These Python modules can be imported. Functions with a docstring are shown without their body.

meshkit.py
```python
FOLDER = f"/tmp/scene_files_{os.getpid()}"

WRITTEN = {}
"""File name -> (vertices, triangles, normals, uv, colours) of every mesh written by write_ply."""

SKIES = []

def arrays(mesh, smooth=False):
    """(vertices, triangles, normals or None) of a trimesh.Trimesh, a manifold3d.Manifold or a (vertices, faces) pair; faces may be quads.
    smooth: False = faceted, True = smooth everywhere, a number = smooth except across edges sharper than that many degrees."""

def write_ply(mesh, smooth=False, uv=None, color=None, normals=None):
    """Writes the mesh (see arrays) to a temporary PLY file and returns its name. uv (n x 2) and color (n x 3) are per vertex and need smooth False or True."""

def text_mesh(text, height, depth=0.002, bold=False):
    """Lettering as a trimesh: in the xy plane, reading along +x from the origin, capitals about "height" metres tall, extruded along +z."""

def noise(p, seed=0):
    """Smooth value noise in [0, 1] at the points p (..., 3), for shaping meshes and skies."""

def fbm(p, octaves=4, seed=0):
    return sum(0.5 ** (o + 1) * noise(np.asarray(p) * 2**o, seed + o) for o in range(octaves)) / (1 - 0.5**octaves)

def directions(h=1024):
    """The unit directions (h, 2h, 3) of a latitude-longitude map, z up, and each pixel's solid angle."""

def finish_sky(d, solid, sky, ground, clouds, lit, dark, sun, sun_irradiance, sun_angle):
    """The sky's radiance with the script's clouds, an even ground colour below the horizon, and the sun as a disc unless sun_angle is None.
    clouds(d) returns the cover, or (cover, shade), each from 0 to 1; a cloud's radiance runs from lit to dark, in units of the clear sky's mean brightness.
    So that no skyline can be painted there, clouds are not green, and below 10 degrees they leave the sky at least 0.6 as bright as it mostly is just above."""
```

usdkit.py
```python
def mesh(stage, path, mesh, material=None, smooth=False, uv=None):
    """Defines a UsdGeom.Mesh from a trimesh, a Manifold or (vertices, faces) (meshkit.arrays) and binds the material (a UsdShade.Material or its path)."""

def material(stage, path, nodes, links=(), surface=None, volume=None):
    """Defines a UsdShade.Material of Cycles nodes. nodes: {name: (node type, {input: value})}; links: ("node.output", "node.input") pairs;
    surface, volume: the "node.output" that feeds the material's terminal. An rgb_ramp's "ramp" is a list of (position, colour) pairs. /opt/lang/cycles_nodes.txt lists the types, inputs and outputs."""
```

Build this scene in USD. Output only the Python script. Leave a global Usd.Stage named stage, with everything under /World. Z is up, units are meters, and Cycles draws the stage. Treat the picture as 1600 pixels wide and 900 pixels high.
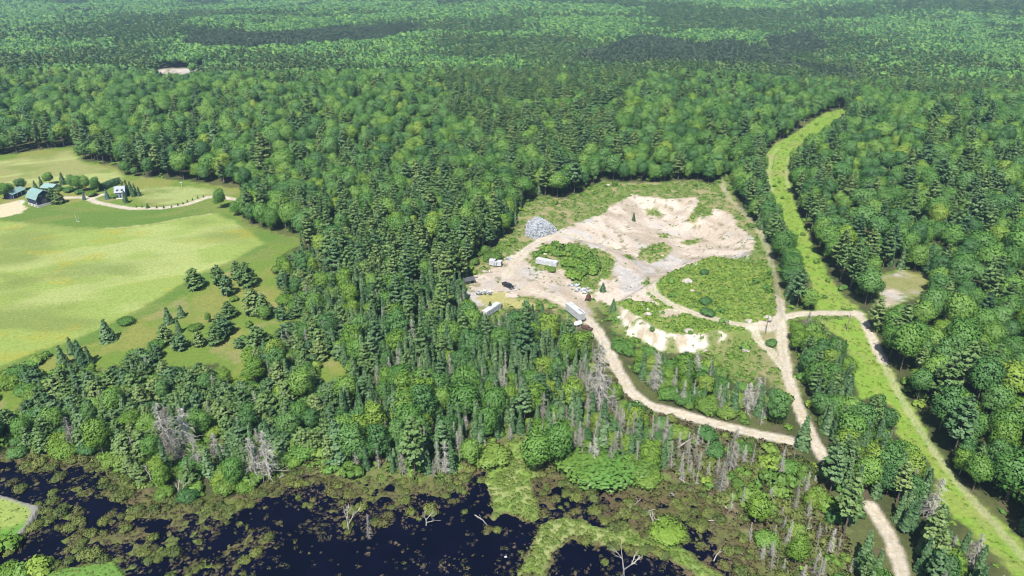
import math, random, numpy as np, trimesh, shapely, usdkit, meshkit
from pxr import Usd, UsdGeom, UsdLux, UsdShade, Gf, Sdf, Vt

stage = Usd.Stage.CreateInMemory()
UsdGeom.SetStageUpAxis(stage, 'Z'); UsdGeom.SetStageMetersPerUnit(stage, 1.0)
UsdGeom.Xform.Define(stage, '/World'); UsdGeom.Scope.Define(stage, '/World/Looks')
RNG = np.random.default_rng(7); random.seed(7)

# ------------------------------------------------------------------ camera, sun, sky, exposure
CAM_H, PITCH, FPX = 120.0, math.radians(25.0), 1081.0          # eye height over the pond, tilt, focal length in photo pixels (1600 wide)
EXPOSURE = 1.30
HAZE = 0.000055
cam = UsdGeom.Camera.Define(stage, '/World/camera')
cam.CreateHorizontalApertureAttr(36.0); cam.CreateFocalLengthAttr(36.0 * FPX / 1600.0)
cam.CreateClippingRangeAttr((1.0, 60000.0)); cam.CreateExposureAttr(EXPOSURE)
cam.AddTranslateOp().Set(Gf.Vec3d(0, 0, CAM_H)); cam.AddRotateXOp().Set(90.0 - math.degrees(PITCH))

SUN_EL, SUN_AZ = math.radians(56.0), math.radians(198.0)        # azimuth from +y (the view) towards +x: behind the camera, a little to its left
to_sun = np.array([math.sin(SUN_AZ) * math.cos(SUN_EL), math.cos(SUN_AZ) * math.cos(SUN_EL), math.sin(SUN_EL)])
sun = UsdLux.DistantLight.Define(stage, '/World/sun')
sun.CreateIntensityAttr(1.25); sun.CreateAngleAttr(0.5); sun.CreateColorAttr(Gf.Vec3f(1.0, 0.955, 0.88)); sun.CreateNormalizeAttr(True)
sun.AddRotateZOp().Set(math.degrees(math.atan2(to_sun[1], to_sun[0]) + math.pi / 2)); sun.AddRotateXOp().Set(90.0 - math.degrees(SUN_EL))
dome = UsdLux.DomeLight.Define(stage, '/World/sky')
skym = usdkit.material(stage, '/World/Looks/sky_look', {
    'sky': ('sky_texture', {'sky_type': 'single_scattering', 'sun_disc': False, 'sun_elevation': SUN_EL, 'sun_rotation': SUN_AZ, 'altitude': 300.0}),
    'bg': ('background_shader', {'strength': 0.085})}, [('sky.color', 'bg.color')], surface='bg.background')
UsdShade.MaterialBindingAPI.Apply(dome.GetPrim()).Bind(skym)

# ------------------------------------------------------------------ helpers
USED = {}
def numbered(name, parent='/World'):
    n = USED.get((parent, name), 0); USED[(parent, name)] = n + 1
    return f'{parent}/{name}' + (f'_{n:03d}' if n else '')
def tag(prim, label=None, cat=None, group=None, kind=None):
    for k, v in (('label', label), ('category', cat), ('group', group), ('kind', kind)):
        if v: prim.SetCustomDataByKey(k, v)
    return prim
def thing(name, label, cat, loc=(0, 0, 0), rotz=0.0, group=None, scale=None):
    x = UsdGeom.Xform.Define(stage, numbered(name))
    x.AddTranslateOp().Set(Gf.Vec3d(*map(float, loc))); x.AddRotateZOp().Set(float(rotz))
    if scale is not None: x.AddScaleOp().Set(Gf.Vec3f(*map(float, scale)))
    return tag(x.GetPrim(), label, cat, group)
def part(name, mesh, mat, parent, smooth=False, label=None):
    m = usdkit.mesh(stage, numbered(name, str(parent.GetPath())), mesh, M[mat], smooth=smooth)
    if label: m.GetPrim().SetCustomDataByKey('label', label)
    return m.GetPrim()
def top_mesh(name, mesh, mat, label=None, cat=None, group=None, kind=None, smooth=False):
    m = usdkit.mesh(stage, numbered(name), mesh, M[mat], smooth=smooth)
    return tag(m.GetPrim(), label, cat, group, kind)
def raw_mesh(path, v, f, mat, normals=None, color=None):
    m = UsdGeom.Mesh.Define(stage, path)
    m.CreatePointsAttr(Vt.Vec3fArray.FromNumpy(np.ascontiguousarray(v, np.float32)))
    m.CreateFaceVertexCountsAttr(Vt.IntArray.FromNumpy(np.full(len(f), f.shape[1], np.int32)))
    m.CreateFaceVertexIndicesAttr(Vt.IntArray.FromNumpy(np.ascontiguousarray(f, np.int32).ravel()))
    m.CreateSubdivisionSchemeAttr('none')
    if normals is not None:
        m.CreateNormalsAttr(Vt.Vec3fArray.FromNumpy(np.ascontiguousarray(normals, np.float32))); m.SetNormalsInterpolation('vertex')
    if color is not None:
        UsdGeom.PrimvarsAPI(m).CreatePrimvar('tint', Sdf.ValueTypeNames.Color3fArray, 'vertex').Set(Vt.Vec3fArray.FromNumpy(np.ascontiguousarray(color, np.float32)))
    UsdShade.MaterialBindingAPI.Apply(m.GetPrim()).Bind(M[mat])
    return m.GetPrim()

def smooth(a, b, x):
    t = np.clip((np.asarray(x, float) - a) / (b - a), 0, 1); return t * t * (3 - 2 * t)
def lerp(a, b, t):
    t = np.asarray(t)[..., None] if np.ndim(a) == np.ndim(t) + 1 and np.ndim(t) else t
    return np.asarray(a) * (1 - t) + np.asarray(b) * t
def nz(x, y, s, seed=0, octaves=3):
    p = np.stack([np.asarray(x, float) / s, np.asarray(y, float) / s, np.full(np.shape(x), seed * 7.31)], -1)
    return meshkit.fbm(p, octaves, seed)
def ridge(x, y, s, seed=0, octaves=3):
    return 1 - 2 * np.abs(nz(x, y, s, seed, octaves) - 0.5)
def poly_sd(poly, x, y, margin=30.0):
    """Signed distance to a polygon's outline (inside > 0); points far outside its box get -margin."""
    P = np.asarray(poly, float); out = np.full(x.shape, -margin)
    lo, hi = P.min(0) - margin, P.max(0) + margin
    sel = (x > lo[0]) & (x < hi[0]) & (y > lo[1]) & (y < hi[1])
    px, py = x[sel], y[sel]
    if not len(px): return out
    d, ins = np.full(px.shape, 1e18), np.zeros(px.shape, bool)
    Q = np.roll(P, -1, 0)
    for (ax, ay), (bx, by) in zip(P, Q):
        ex, ey = bx - ax, by - ay
        t = np.clip(((px - ax) * ex + (py - ay) * ey) / (ex * ex + ey * ey + 1e-12), 0, 1)
        d = np.minimum(d, (px - ax - t * ex) ** 2 + (py - ay - t * ey) ** 2)
        c = ((ay > py) != (by > py)) & (px < ex * (py - ay) / (ey if abs(ey) > 1e-12 else 1e-12) + ax)
        ins ^= c
    d = np.sqrt(d); out[sel] = np.where(ins, d, -d)
    return out
def line_d(pts, x, y, margin=15.0):
    """Distance to a polyline (x, y, half width): returns distance minus the half width there."""
    P = np.asarray(pts, float); out = np.full(x.shape, margin)
    lo, hi = P[:, :2].min(0) - margin - 6, P[:, :2].max(0) + margin + 6
    sel = (x > lo[0]) & (x < hi[0]) & (y > lo[1]) & (y < hi[1])
    px, py, d = x[sel], y[sel], np.full(int(sel.sum()), margin)
    for a, b in zip(P[:-1], P[1:]):
        e = b[:2] - a[:2]
        t = np.clip(((px - a[0]) * e[0] + (py - a[1]) * e[1]) / (e @ e + 1e-12), 0, 1)
        d = np.minimum(d, np.hypot(px - a[0] - t * e[0], py - a[1] - t * e[1]) - (a[2] + t * (b[2] - a[2])))
    out[sel] = d
    return out

# ------------------------------------------------------------------ the lie of the land (z = 0 is the pond)
YS = np.array([-4000, 0, 120, 165, 185, 215, 260, 300, 400, 480, 540, 590, 640, 720, 820, 1000, 1300, 1700, 2200, 3000, 4000, 6000, 20000], float)
HR = np.array([4, 2, .5, .7, 2.2, 3.5, 5.0, 6.5, 10, 13.5, 17, 18.5, 17, 10, 2, 1, 6, 20, 26, 44, 70, 90, 120], float)     # where the wooded ridge stands
HF = np.array([4, 2, .5, .7, 2.2, 3.5, 5.0, 6.5, 9, 11, 13, 15, 15, 12, 5, 4, 8, 20, 26, 44, 70, 90, 120], float)   # where it is low
def h0(x, y):
    x, y = np.asarray(x, float), np.asarray(y, float)
    yw = y + (nz(x, y, 260, 3) - 0.5) * 60 * smooth(240, 420, y) + 105 * smooth(190, 290, x) * smooth(300, 420, y) * (1 - smooth(700, 900, y))
    r = smooth(-430, -300, x) * (1 - 0.45 * np.exp(-((x - 285) / 38.0) ** 2))
    z = lerp(np.interp(yw, YS, HF), np.interp(yw, YS, HR), r)
    z = z + 8 * np.exp(-((x - 275) / 95.0) ** 2 - ((y - 420) / 62.0) ** 2) + 4 * np.exp(-((x - 60) / 160.0) ** 2 - ((y - 500) / 70.0) ** 2)
    z = z + (nz(x, y, 230, 5) - 0.5) * 9 * smooth(330, 520, y) + (nz(x, y, 900, 9, 4) - 0.5) * 46 * smooth(750, 1500, y)
    z = z + (nz(x, y, 60, 11) - 0.5) * 1.2 * smooth(190, 260, y)
    return z
SP, CP = math.sin(PITCH), math.cos(PITCH)
def project(x, y, z):
    dz = z - CAM_H; Z = y * CP - dz * SP; Y = y * SP + dz * CP
    Z = np.maximum(Z, 1e-3)
    return 800 + FPX * x / Z, 450 - FPX * Y / Z, Z
_T = np.concatenate([np.linspace(60, 800, 1500), np.geomspace(801, 9000, 1500)])
def unproject(pts, h=h0):
    """Photo pixels -> points on the ground."""
    out = []
    for u, v in pts:
        dx, dv = (u - 800) / FPX, (450 - v) / FPX
        d = np.array([dx, CP + dv * SP, -SP + dv * CP]); d /= np.linalg.norm(d)
        X, Y, Zz = d[0] * _T, d[1] * _T, CAM_H + d[2] * _T
        g = Zz - h(X, Y); k = int(np.argmax(g < 0))
        if g[k] >= 0: k = len(_T) - 1
        t = _T[k - 1] + (_T[k] - _T[k - 1]) * g[k - 1] / (g[k - 1] - g[k]) if k else _T[0]
        out.append(d[:2] * t)
    return np.array(out)
def W(*pts): return unproject(pts)
# ------------------------------------------------------------------ relief of the gravel pit and the sand bank
PIT = W((868,372),(905,350),(940,335),(965,316),(990,305),(1040,311),(1085,309),(1094,330),(1100,340),(1120,324),(1143,338),(1152,352),(1180,374),(1176,404),(1115,408),(1085,426),(1030,436),(1008,462),(975,458),(950,452),(962,405),(945,394),(915,384))
PLATEAU = W((962,486),(985,508),(1010,528),(1050,540),(1100,542),(1132,532),(1180,524),(1212,500),(1200,430),(1110,410),(1040,440),(1002,462))
MOUNDSHRUB = W((832,401),(845,391),(880,391),(912,401),(935,416),(930,432),(905,442),(885,433),(878,416),(862,403),(842,404))
MOUND = W((830,412),(850,392),(880,392),(915,400),(936,415),(930,432),(900,440),(885,425),(860,420))
ROCKHEAP = W((820,368),(822,352),(838,344),(855,350),(872,362),(850,370),(835,374))
def h1(x, y):
    z = h0(x, y)
    s = poly_sd(PIT, x, y)
    g = ridge(x, y, 9, 21, 3) * 1.1 + ridge(x * 1.0, y * 0.35, 3.4, 23, 2) * 0.45
    z = z - 5.0 * smooth(0, 17, s) + smooth(-1, 3, s) * (g - 0.8) * 0.9
    z = z + 3.4 * smooth(-4.5, 1.5, poly_sd(PLATEAU, x, y)) + 2.2 * smooth(-3, 5, poly_sd(MOUND, x, y))
    return z

# ------------------------------------------------------------------ land cover, outlined on the ground
HAY = W((-40,350),(0,346),(60,350),(120,355),(180,357),(240,350),(300,338),(335,334),(365,345),(395,366),(412,380),(395,388),(350,412),(300,432),(255,462),(190,497),(120,528),(60,548),(0,572),(-40,585))
MEADOW = W((-60,248),(0,243),(60,235),(115,229),(128,250),(185,262),(200,274),(290,282),(345,291),(388,296),(370,313),(374,335),(388,354),(430,364),(482,377),(440,400),(436,430),(445,470),(455,500),(420,540),(395,575),(345,570),(300,575),(235,575),(190,570),(110,590),(60,600),(0,612),(-60,620))
BACKFIELD = W((-60,256),(0,251),(60,243),(110,236),(128,255),(180,266),(195,280),(150,290),(100,290),(60,292),(0,300),(-60,300))
FIELD3 = W((205,300),(230,292),(300,292),(365,300),(340,306),(300,316),(255,321),(225,316))
POCKETS = [W((485,592),(500,565),(520,552),(548,585),(520,597),(500,603)), W((345,560),(390,545),(395,575),(370,598),(345,585)), W((0,608),(30,603),(46,625),(20,645),(-30,650)),
           W((215,600),(245,594),(242,622),(222,630)), W((515,362),(522,330),(533,336),(530,365)), W((1364,478),(1376,428),(1410,420),(1452,434),(1458,455),(1415,470),(1390,486)), W((425,470),(455,480),(470,500),(440,505))]
STRIP = W((1318,170),(1290,178),(1265,194),(1238,212),(1210,228),(1198,245),(1197,270),(1210,310),(1232,350),(1242,385),(1250,410),(1270,432),(1278,470),(1276,490),(1290,505),(1322,530),(1336,560),(1338,600),(1350,622),(1375,612),(1398,634),(1412,680),(1435,702),(1455,720),(1474,745),(1474,775),(1495,805),(1525,835),(1565,868),(1590,900),(1660,990),(1720,985),(1640,920),(1600,868),(1575,833),(1545,803),(1500,764),(1480,735),(1452,690),(1424,645),(1392,592),(1372,552),(1358,512),(1347,490),(1312,462),(1290,430),(1262,377),(1241,326),(1229,272),(1231,242),(1261,216),(1291,196),(1322,176))
QUARRY = W((728,474),(724,448),(740,424),(733,410),(768,394),(785,372),(812,352),(806,335),(836,306),(880,312),(905,302),(940,283),(1000,286),(1080,282),(1112,288),(1126,278),(1142,280),(1146,295),(1152,322),(1166,335),(1194,365),(1212,420),(1222,455),(1232,482),(1275,484),(1345,482),(1352,494),(1300,502),(1240,500),(1232,512),(1236,560),(1250,612),(1264,655),(1240,640),(1215,610),(1190,585),(1150,600),(1128,572),(1100,556),(1040,550),(990,540),(962,520),(950,490),(930,482),(940,520),(955,555),(975,590),(995,615),(985,612),(955,575),(935,535),(912,512),(880,495),(850,478),(815,472),(790,490),(765,500))
YARD = W((728,464),(736,440),(760,422),(782,412),(800,398),(822,386),(846,372),(868,366),(850,380),(830,396),(822,408),(840,424),(872,420),(890,434),(905,452),(925,452),(918,472),(930,500),(948,535),(932,520),(905,492),(870,472),(825,461),(785,468),(765,480),(745,476))
PITSAND = W((845,374),(872,360),(905,348),(940,335),(965,316),(990,304),(1040,311),(1085,309),(1094,330),(1098,342),(1120,326),(1143,336),(1152,352),(1180,374),(1174,402),(1115,406),(1085,424),(1030,438),(1014,455),(1016,476),(1032,490),(985,482),(955,482),(925,462),(938,440),(960,408),(945,394),(915,384),(880,380),(850,384))
BANKSAND = W((964,486),(985,500),(1005,512),(1040,534),(1090,536),(1118,528),(1136,535),(1120,546),(1080,552),(1040,552),(1010,540),(985,528),(970,505))
BANKSAND2 = W((1028,500),(1045,494),(1070,500),(1060,508),(1030,510))
ISLANDS = [W((996,388),(1005,374),(1022,366),(1042,366),(1052,376),(1040,388),(1018,396)), W((968,392),(985,386),(996,394),(985,400)), W((1030,352),(1046,350),(1044,358),(1032,358)), W((1062,364),(1090,358),(1098,364),(1075,370)), W((1008,318),(1030,318),(1035,326),(1012,324)), W((1074,340),(1092,318),(1112,312),(1104,328),(1086,346)), W((938,392),(960,402),(955,440),(930,430),(940,410)), W((1005,442),(1012,430),(1018,450),(1014,470))]
GREYPAD = W((966,420),(985,415),(1004,424),(1008,445),(1000,462),(978,462),(968,440))
GREYPAD2 = W((868,362),(900,358),(930,362),(925,372),(880,374))
MARSH = W((-260,700),(0,702),(60,712),(130,715),(172,722),(190,750),(240,768),(300,786),(350,772),(420,752),(460,724),(520,735),(600,746),(660,752),(720,742),(738,728),(762,702),(800,684),(832,690),(842,728),(900,736),(960,746),(1050,750),(1110,778),(1160,830),(1200,880),(1240,960),(1260,1010),(-400,1010))
FARGAPS = [W((240,110),(262,106),(300,108),(320,103),(326,112),(285,117),(246,117)), W((630,45),(642,43),(647,53),(634,55))]
OPEN = [W((-260,716),(0,716),(100,722),(158,722),(182,750),(180,775),(205,790),(150,800),(110,790),(60,785),(-260,790)), W((470,850),(540,838),(600,815),(700,800),(752,812),(770,836),(800,828),(838,830),(826,868),(812,900),(820,1010),(430,1010)), W((848,900),(862,860),(890,838),(940,852),(1000,858),(1050,872),(1082,898),(1100,1010),(840,1010)), W((730,742),(745,740),(765,770),(768,806),(756,800),(752,775),(735,755)), W((766,812),(786,800),(840,814),(842,832),(800,835)), W((852,742),(880,745),(900,775),(940,780),(920,800),(870,790)), W((-260,868),(20,862),(60,830),(120,842),(100,862),(60,880),(-260,900)), W((180,780),(260,810),(250,830),(190,815))]
MATS = [W((778,705),(800,684),(830,690),(842,728),(838,745),(828,758),(842,800),(835,812),(790,797),(772,808),(770,772),(756,748),(765,728)), W((846,818),(880,808),(905,808),(940,824),(985,826),(1010,840),(1055,850),(1090,874),(1130,897),(1170,960),(1120,960),(1085,895),(1045,866),(1000,853),(940,848),(895,832),(862,856),(846,895),(812,893),(832,864))]
DARKMARSH = W((820,742),(880,738),(960,760),(1060,780),(1085,830),(1010,838),(940,815),(900,800),(850,800),(820,770))
LAWN1 = W((-80,768),(0,779),(34,787),(50,800),(40,820),(12,848),(-80,880)); BANK1 = W((-90,760),(0,772),(36,783),(62,790),(52,812),(20,850),(-90,900))
LAWN2 = W((52,905),(90,888),(140,882),(178,876),(194,896),(200,960),(40,960))
BRUSH = W((1050,652),(1130,672),(1235,696),(1290,760),(1330,850),(1340,980),(1190,980),(1160,830),(1110,778),(1050,750),(960,746),(900,736),(860,700),(920,640),(1000,640))
SWAMP = W((845,520),(905,540),(955,570),(985,625),(1050,655),(1055,745),(900,736),(842,728),(832,690),(820,620))
def road(hw, *pts):
    p = unproject(pts); return np.column_stack([p, np.full(len(p), hw)])
ROADS = [road(1.9, (1248,694),(1235,688),(1190,680),(1120,663),(1060,646),(1010,632),(985,612),(966,580),(950,545),(932,515),(905,488),(870,466),(825,452)),
         road(1.7, (1217,470),(1219,490),(1222,540),(1231,590),(1248,638),(1258,660),(1272,690),(1287,716)), road(1.6, (1360,790),(1384,828),(1398,855),(1412,905),(1420,960)),
         road(1.5, (1030,440),(1016,455),(1022,472),(1050,490),(1090,505),(1140,518),(1175,524),(1204,548),(1224,575)), road(1.6, (1172,523),(1205,515),(1222,500)),
         road(1.7, (1221,497),(1245,491),(1290,489),(1342,490)), road(1.5, (1338,488),(1352,505),(1368,540),(1380,565)), road(0.9, (1380,565),(1400,608),(1424,650),(1460,705),(1500,760),(1545,808),(1600,872)),
         road(1.3, (1218,478),(1211,442),(1202,395),(1186,360),(1160,330),(1140,312),(1131,290),(1127,278)), road(2.3, (790,432),(806,408),(828,386),(855,370),(900,366),(960,372)),
         road(1.7, (70,306),(100,309),(135,308),(150,316),(180,322),(205,326),(255,325),(290,320),(325,308),(342,307),(368,312)), road(1.5, (140,312),(160,304)), road(0.9, (1207,300),(1201,270),(1204,245),(1215,232)), road(0.8,(1232,300),(1229,275),(1232,245))]
RAMP = W((12,334),(18,326),(34,312),(40,314),(24,334)); BARNYARD = W((-20,335),(0,320),(30,313),(42,325),(30,334),(0,340))
MOWLINE = road(0.5, (160,357),(200,355),(240,350),(290,340),(330,334))
marsh_sd = None
def marsh_level(x, y):
    """Height of the bog: tussocky ground that breaks the pond's surface in places."""
    n = 0.42 * nz(x * 0.8, y, 8.0, 31, 4) + 0.58 * nz(x, y, 1.9, 33, 3) + 0.22 * (nz(x, y, 34, 35, 2) - 0.5)
    thr = np.full(x.shape, 0.565)
    s = poly_sd(MARSH, x, y)
    thr = thr - 0.20 * (1 - smooth(0, 12, s))
    for p in OPEN: thr = thr + 0.15 * smooth(-1.5, 2.5, poly_sd(p, x, y))
    thr = np.minimum(thr, 0.74)
    thr = thr - 0.07 * smooth(-2, 3, poly_sd(DARKMARSH, x, y))
    for p in MATS: thr = lerp(thr, 0.22, smooth(-1.2, 0.6, poly_sd(p, x, y) + (nz(x, y, 3, 37) - .5) * 2.5))
    for p in (BANK1, LAWN2): thr = lerp(thr, -0.3, smooth(-0.4, 0.8, poly_sd(p, x, y)))
    return np.clip(1.3 * (n - thr), -0.5, 0.65), s
def height(x, y):
    z = h1(x, y)
    m, s = marsh_level(x, y)
    return lerp(z, m, smooth(-2.5, 2.5, s + (nz(x, y, 6, 39) - 0.5) * 4))

# ------------------------------------------------------------------ ground colours (what the soil, grass and gravel are, not how they are lit)
G_FLOOR, G_MEADOW, G_LAWN, G_HAY, G_STRAW, G_FLOWER = (.045,.055,.020), (.100,.152,.026), (.082,.138,.026), (.180,.235,.058), (.245,.280,.100), (.235,.215,.030)
G_STRIP, G_WEED, G_SAND, G_SAND2, G_GREY, G_ROAD = (.138,.225,.032), (.115,.150,.040), (.41,.35,.295), (.32,.265,.21), (.31,.30,.295), (.37,.325,.275)
G_BOG1, G_BOG2, G_BOG3, G_BRUSH, G_EARTH = (.085,.092,.030), (.090,.070,.038), (.085,.120,.028), (.130,.108,.062), (.19,.145,.095)
GROUND_TONE = np.array([.70, .71, .71])
CLASSES = ['forest_floor', 'meadow', 'hay_field', 'cleared_strip', 'gravel_pit', 'gravel_road', 'bog_ground', 'pond_lawn']
def cover(x, y):
    """(colour, class) of the ground at many points."""
    n1, n2, n3 = nz(x, y, 14, 41), nz(x, y, 4, 43), nz(x, y, 1.6, 45, 2)
    c = lerp(lerp(np.broadcast_to(G_FLOOR, x.shape + (3,)), (.075,.085,.030), smooth(.4, .65, n1)), (.085,.070,.042), smooth(.55, .7, n2))
    k = np.zeros(x.shape, int)
    def lay(sd, col, w=0.6, amp=1.2, cls=None, amt=1.0):
        nonlocal c
        t = smooth(-w, w, sd + (n3 - .5) * amp + (n2 - .5) * amp) * amt
        c = lerp(c, col, t)
        if cls is not None: k[np.asarray(t) > 0.5] = cls
    grass = lerp(lerp(np.broadcast_to(G_MEADOW, x.shape + (3,)), (.150,.165,.040), smooth(.45, .62, n1)), (.19,.17,.075), smooth(.56, .7, nz(x, y, 9, 47)) * .7)
    lay(poly_sd(MEADOW, x, y), grass, 1.5, 5, 1)
    for p in POCKETS: lay(poly_sd(p, x, y), grass, 1, 3, 1)
    streak = nz(x * .35 + y * .25, y - x * .45, 9, 49)
    lawn = lerp(np.broadcast_to(G_LAWN, x.shape + (3,)), (.115,.150,.036), smooth(.42, .64, streak))
    lay(poly_sd(W((0,330),(60,322),(200,328),(330,312),(385,350),(475,378),(430,384),(412,380),(395,366),(335,334),(240,350),(150,357),(60,350),(0,346)), x, y), lawn, 2, 4, 1)
    lay(poly_sd(W((412,382),(432,392),(425,405),(380,412),(320,440),(262,475),(200,512),(120,545),(60,562),(0,588),(0,572),(60,548),(120,528),(190,497),(255,462),(300,432),(350,412)), x, y), lawn, 1, 3, 1)
    hay = lerp(lerp(np.broadcast_to(G_HAY, x.shape + (3,)), G_STRAW, smooth(.45, .66, streak) * .8), (.130,.165,.045), smooth(.50, .66, nz(x * .5, y, 22, 51)) * .8)
    hay = lerp(hay, G_FLOWER, smooth(.56, .68, nz(x * .6, y, 12, 53)) * (.25 + .45 * n3))
    lay(poly_sd(HAY, x, y), hay, 2.0, 3.5, 2)
    lay(-line_d(MOWLINE, x, y), (.29,.27,.14), .5, .8, None, .8)
    back = lerp(lerp(np.broadcast_to((.190,.200,.072), x.shape + (3,)), G_STRAW, smooth(.48, .62, streak) * .8), G_MEADOW, smooth(.55, .7, n1) * .6)
    lay(poly_sd(BACKFIELD, x, y), back, 2, 3, 2); lay(poly_sd(FIELD3, x, y), back * (.92,.95,.95), 2, 5, 1)
    lay(poly_sd(RAMP, x, y), (.40,.39,.36), .5, .8); lay(poly_sd(BARNYARD, x, y), (.40,.35,.24), .8, 2)
    strip = lerp(lerp(np.broadcast_to(G_STRIP, x.shape + (3,)), (.165,.225,.042), smooth(.45, .6, n2)), (.20,.19,.075), smooth(.58, .7, n1) * .5)
    lay(poly_sd(STRIP, x, y) + 1.2, strip, .8, 2.5, 3)
    weed = lerp(lerp(np.broadcast_to(G_WEED, x.shape + (3,)), (.165,.165,.070), smooth(.46, .62, n1) * .85), (.27,.21,.13), smooth(.56, .68, n2) * .6)
    lay(poly_sd(QUARRY, x, y), weed, 1.2, 4, 4)
    lay(poly_sd(PLATEAU, x, y), lerp(np.broadcast_to((.110,.175,.034), x.shape + (3,)), (.16,.185,.05), smooth(.45, .62, n2)), 1.5, 4)
    sand = lerp(lerp(np.broadcast_to(G_SAND, x.shape + (3,)), G_SAND2, smooth(.40, .66, nz(x, y, 10, 55)) * .85), G_GREY, smooth(.50, .62, nz(x, y, 17, 57)) * .75)
    sand = lerp(lerp(sand, (.25,.205,.155), smooth(.52, .64, nz(x * .6 + y * .5, y * .25, 5, 58, 4)) * .6), (.15,.135,.07), smooth(.60, .70, nz(x, y, 2.6, 59, 3)) * .85)
    for p in (YARD, PITSAND): lay(poly_sd(p, x, y), sand, .8, 4.5, 4)
    for p in (BANKSAND, BANKSAND2): lay(poly_sd(p, x, y), lerp(lerp(np.broadcast_to((.46,.42,.36), x.shape + (3,)), (.28,.23,.16), smooth(.46, .60, nz(x, y * .4, 2.2, 61, 3)) * .85), (.12,.15,.04), smooth(.50, .60, nz(x, y, 4.5, 62)) * .9), .6, 2.2, 4)
    for p in (GREYPAD, GREYPAD2): lay(poly_sd(p, x, y), lerp(np.broadcast_to((.35,.325,.31), x.shape + (3,)), G_SAND, smooth(.5, .65, n2) * .6), 1.2, 3)
    for p in ISLANDS: lay(poly_sd(p, x, y), lerp(np.broadcast_to((.125,.150,.045), x.shape + (3,)), (.21,.20,.085), smooth(.45, .6, n2)), 1, 2.5)
    lay(poly_sd(W((746,466),(760,455),(785,460),(800,468),(830,470),(862,482),(800,480),(765,478)), x, y), (.27,.25,.10), .8, 4)
    marsh_m, s = marsh_level(x, y)
    bog = lerp(lerp(np.broadcast_to(G_BOG1, x.shape + (3,)), G_BOG2, smooth(.44, .60, nz(x, y, 11, 63))), G_BOG3, smooth(.52, .66, nz(x, y, 18, 65)))
    bog = lerp(bog, (.075,.045,.030), smooth(-1, 3, poly_sd(DARKMARSH, x, y)) * .6)
    lay(poly_sd(BRUSH, x, y), lerp(np.broadcast_to(G_BRUSH, x.shape + (3,)), (.105,.125,.042), smooth(.46, .6, n1)), 2, 5, 6, .9)
    lay(poly_sd(SWAMP, x, y), lerp(np.broadcast_to((.095,.100,.042), x.shape + (3,)), G_BRUSH, smooth(.5, .64, n2)), 2, 5, 6, .8)
    fringe = smooth(-16, -3, s) * smooth(.35, .55, n1) * (x < 60)
    c = lerp(c, lerp(np.broadcast_to((.100,.135,.034), x.shape + (3,)), (.150,.120,.065), smooth(.5, .64, n2)), fringe * .85)
    lay(s, bog, 2, 4, 6)
    for p in MATS: lay(poly_sd(p, x, y), lerp(np.broadcast_to((.130,.200,.040), x.shape + (3,)), (.20,.225,.085), smooth(.45, .6, n2)), .8, 1.5, 6)
    lay(poly_sd(BANK1, x, y), (.185,.175,.165), .5, .8, 7); lay(poly_sd(LAWN1, x, y), lerp(np.broadcast_to((.085,.185,.028), x.shape + (3,)), (.19,.24,.06), smooth(.5, .62, n1)), .5, .8, 7)
    lay(poly_sd(LAWN2, x, y), lerp(np.broadcast_to((.090,.175,.032), x.shape + (3,)), (.19,.22,.075), smooth(.45, .62, n1)), .6, 1.0, 7)
    lay(poly_sd(POCKETS[5], x, y) - 2, lerp(sand, grass, smooth(.45, .6, n1) * .8), 1.5, 5)
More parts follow.
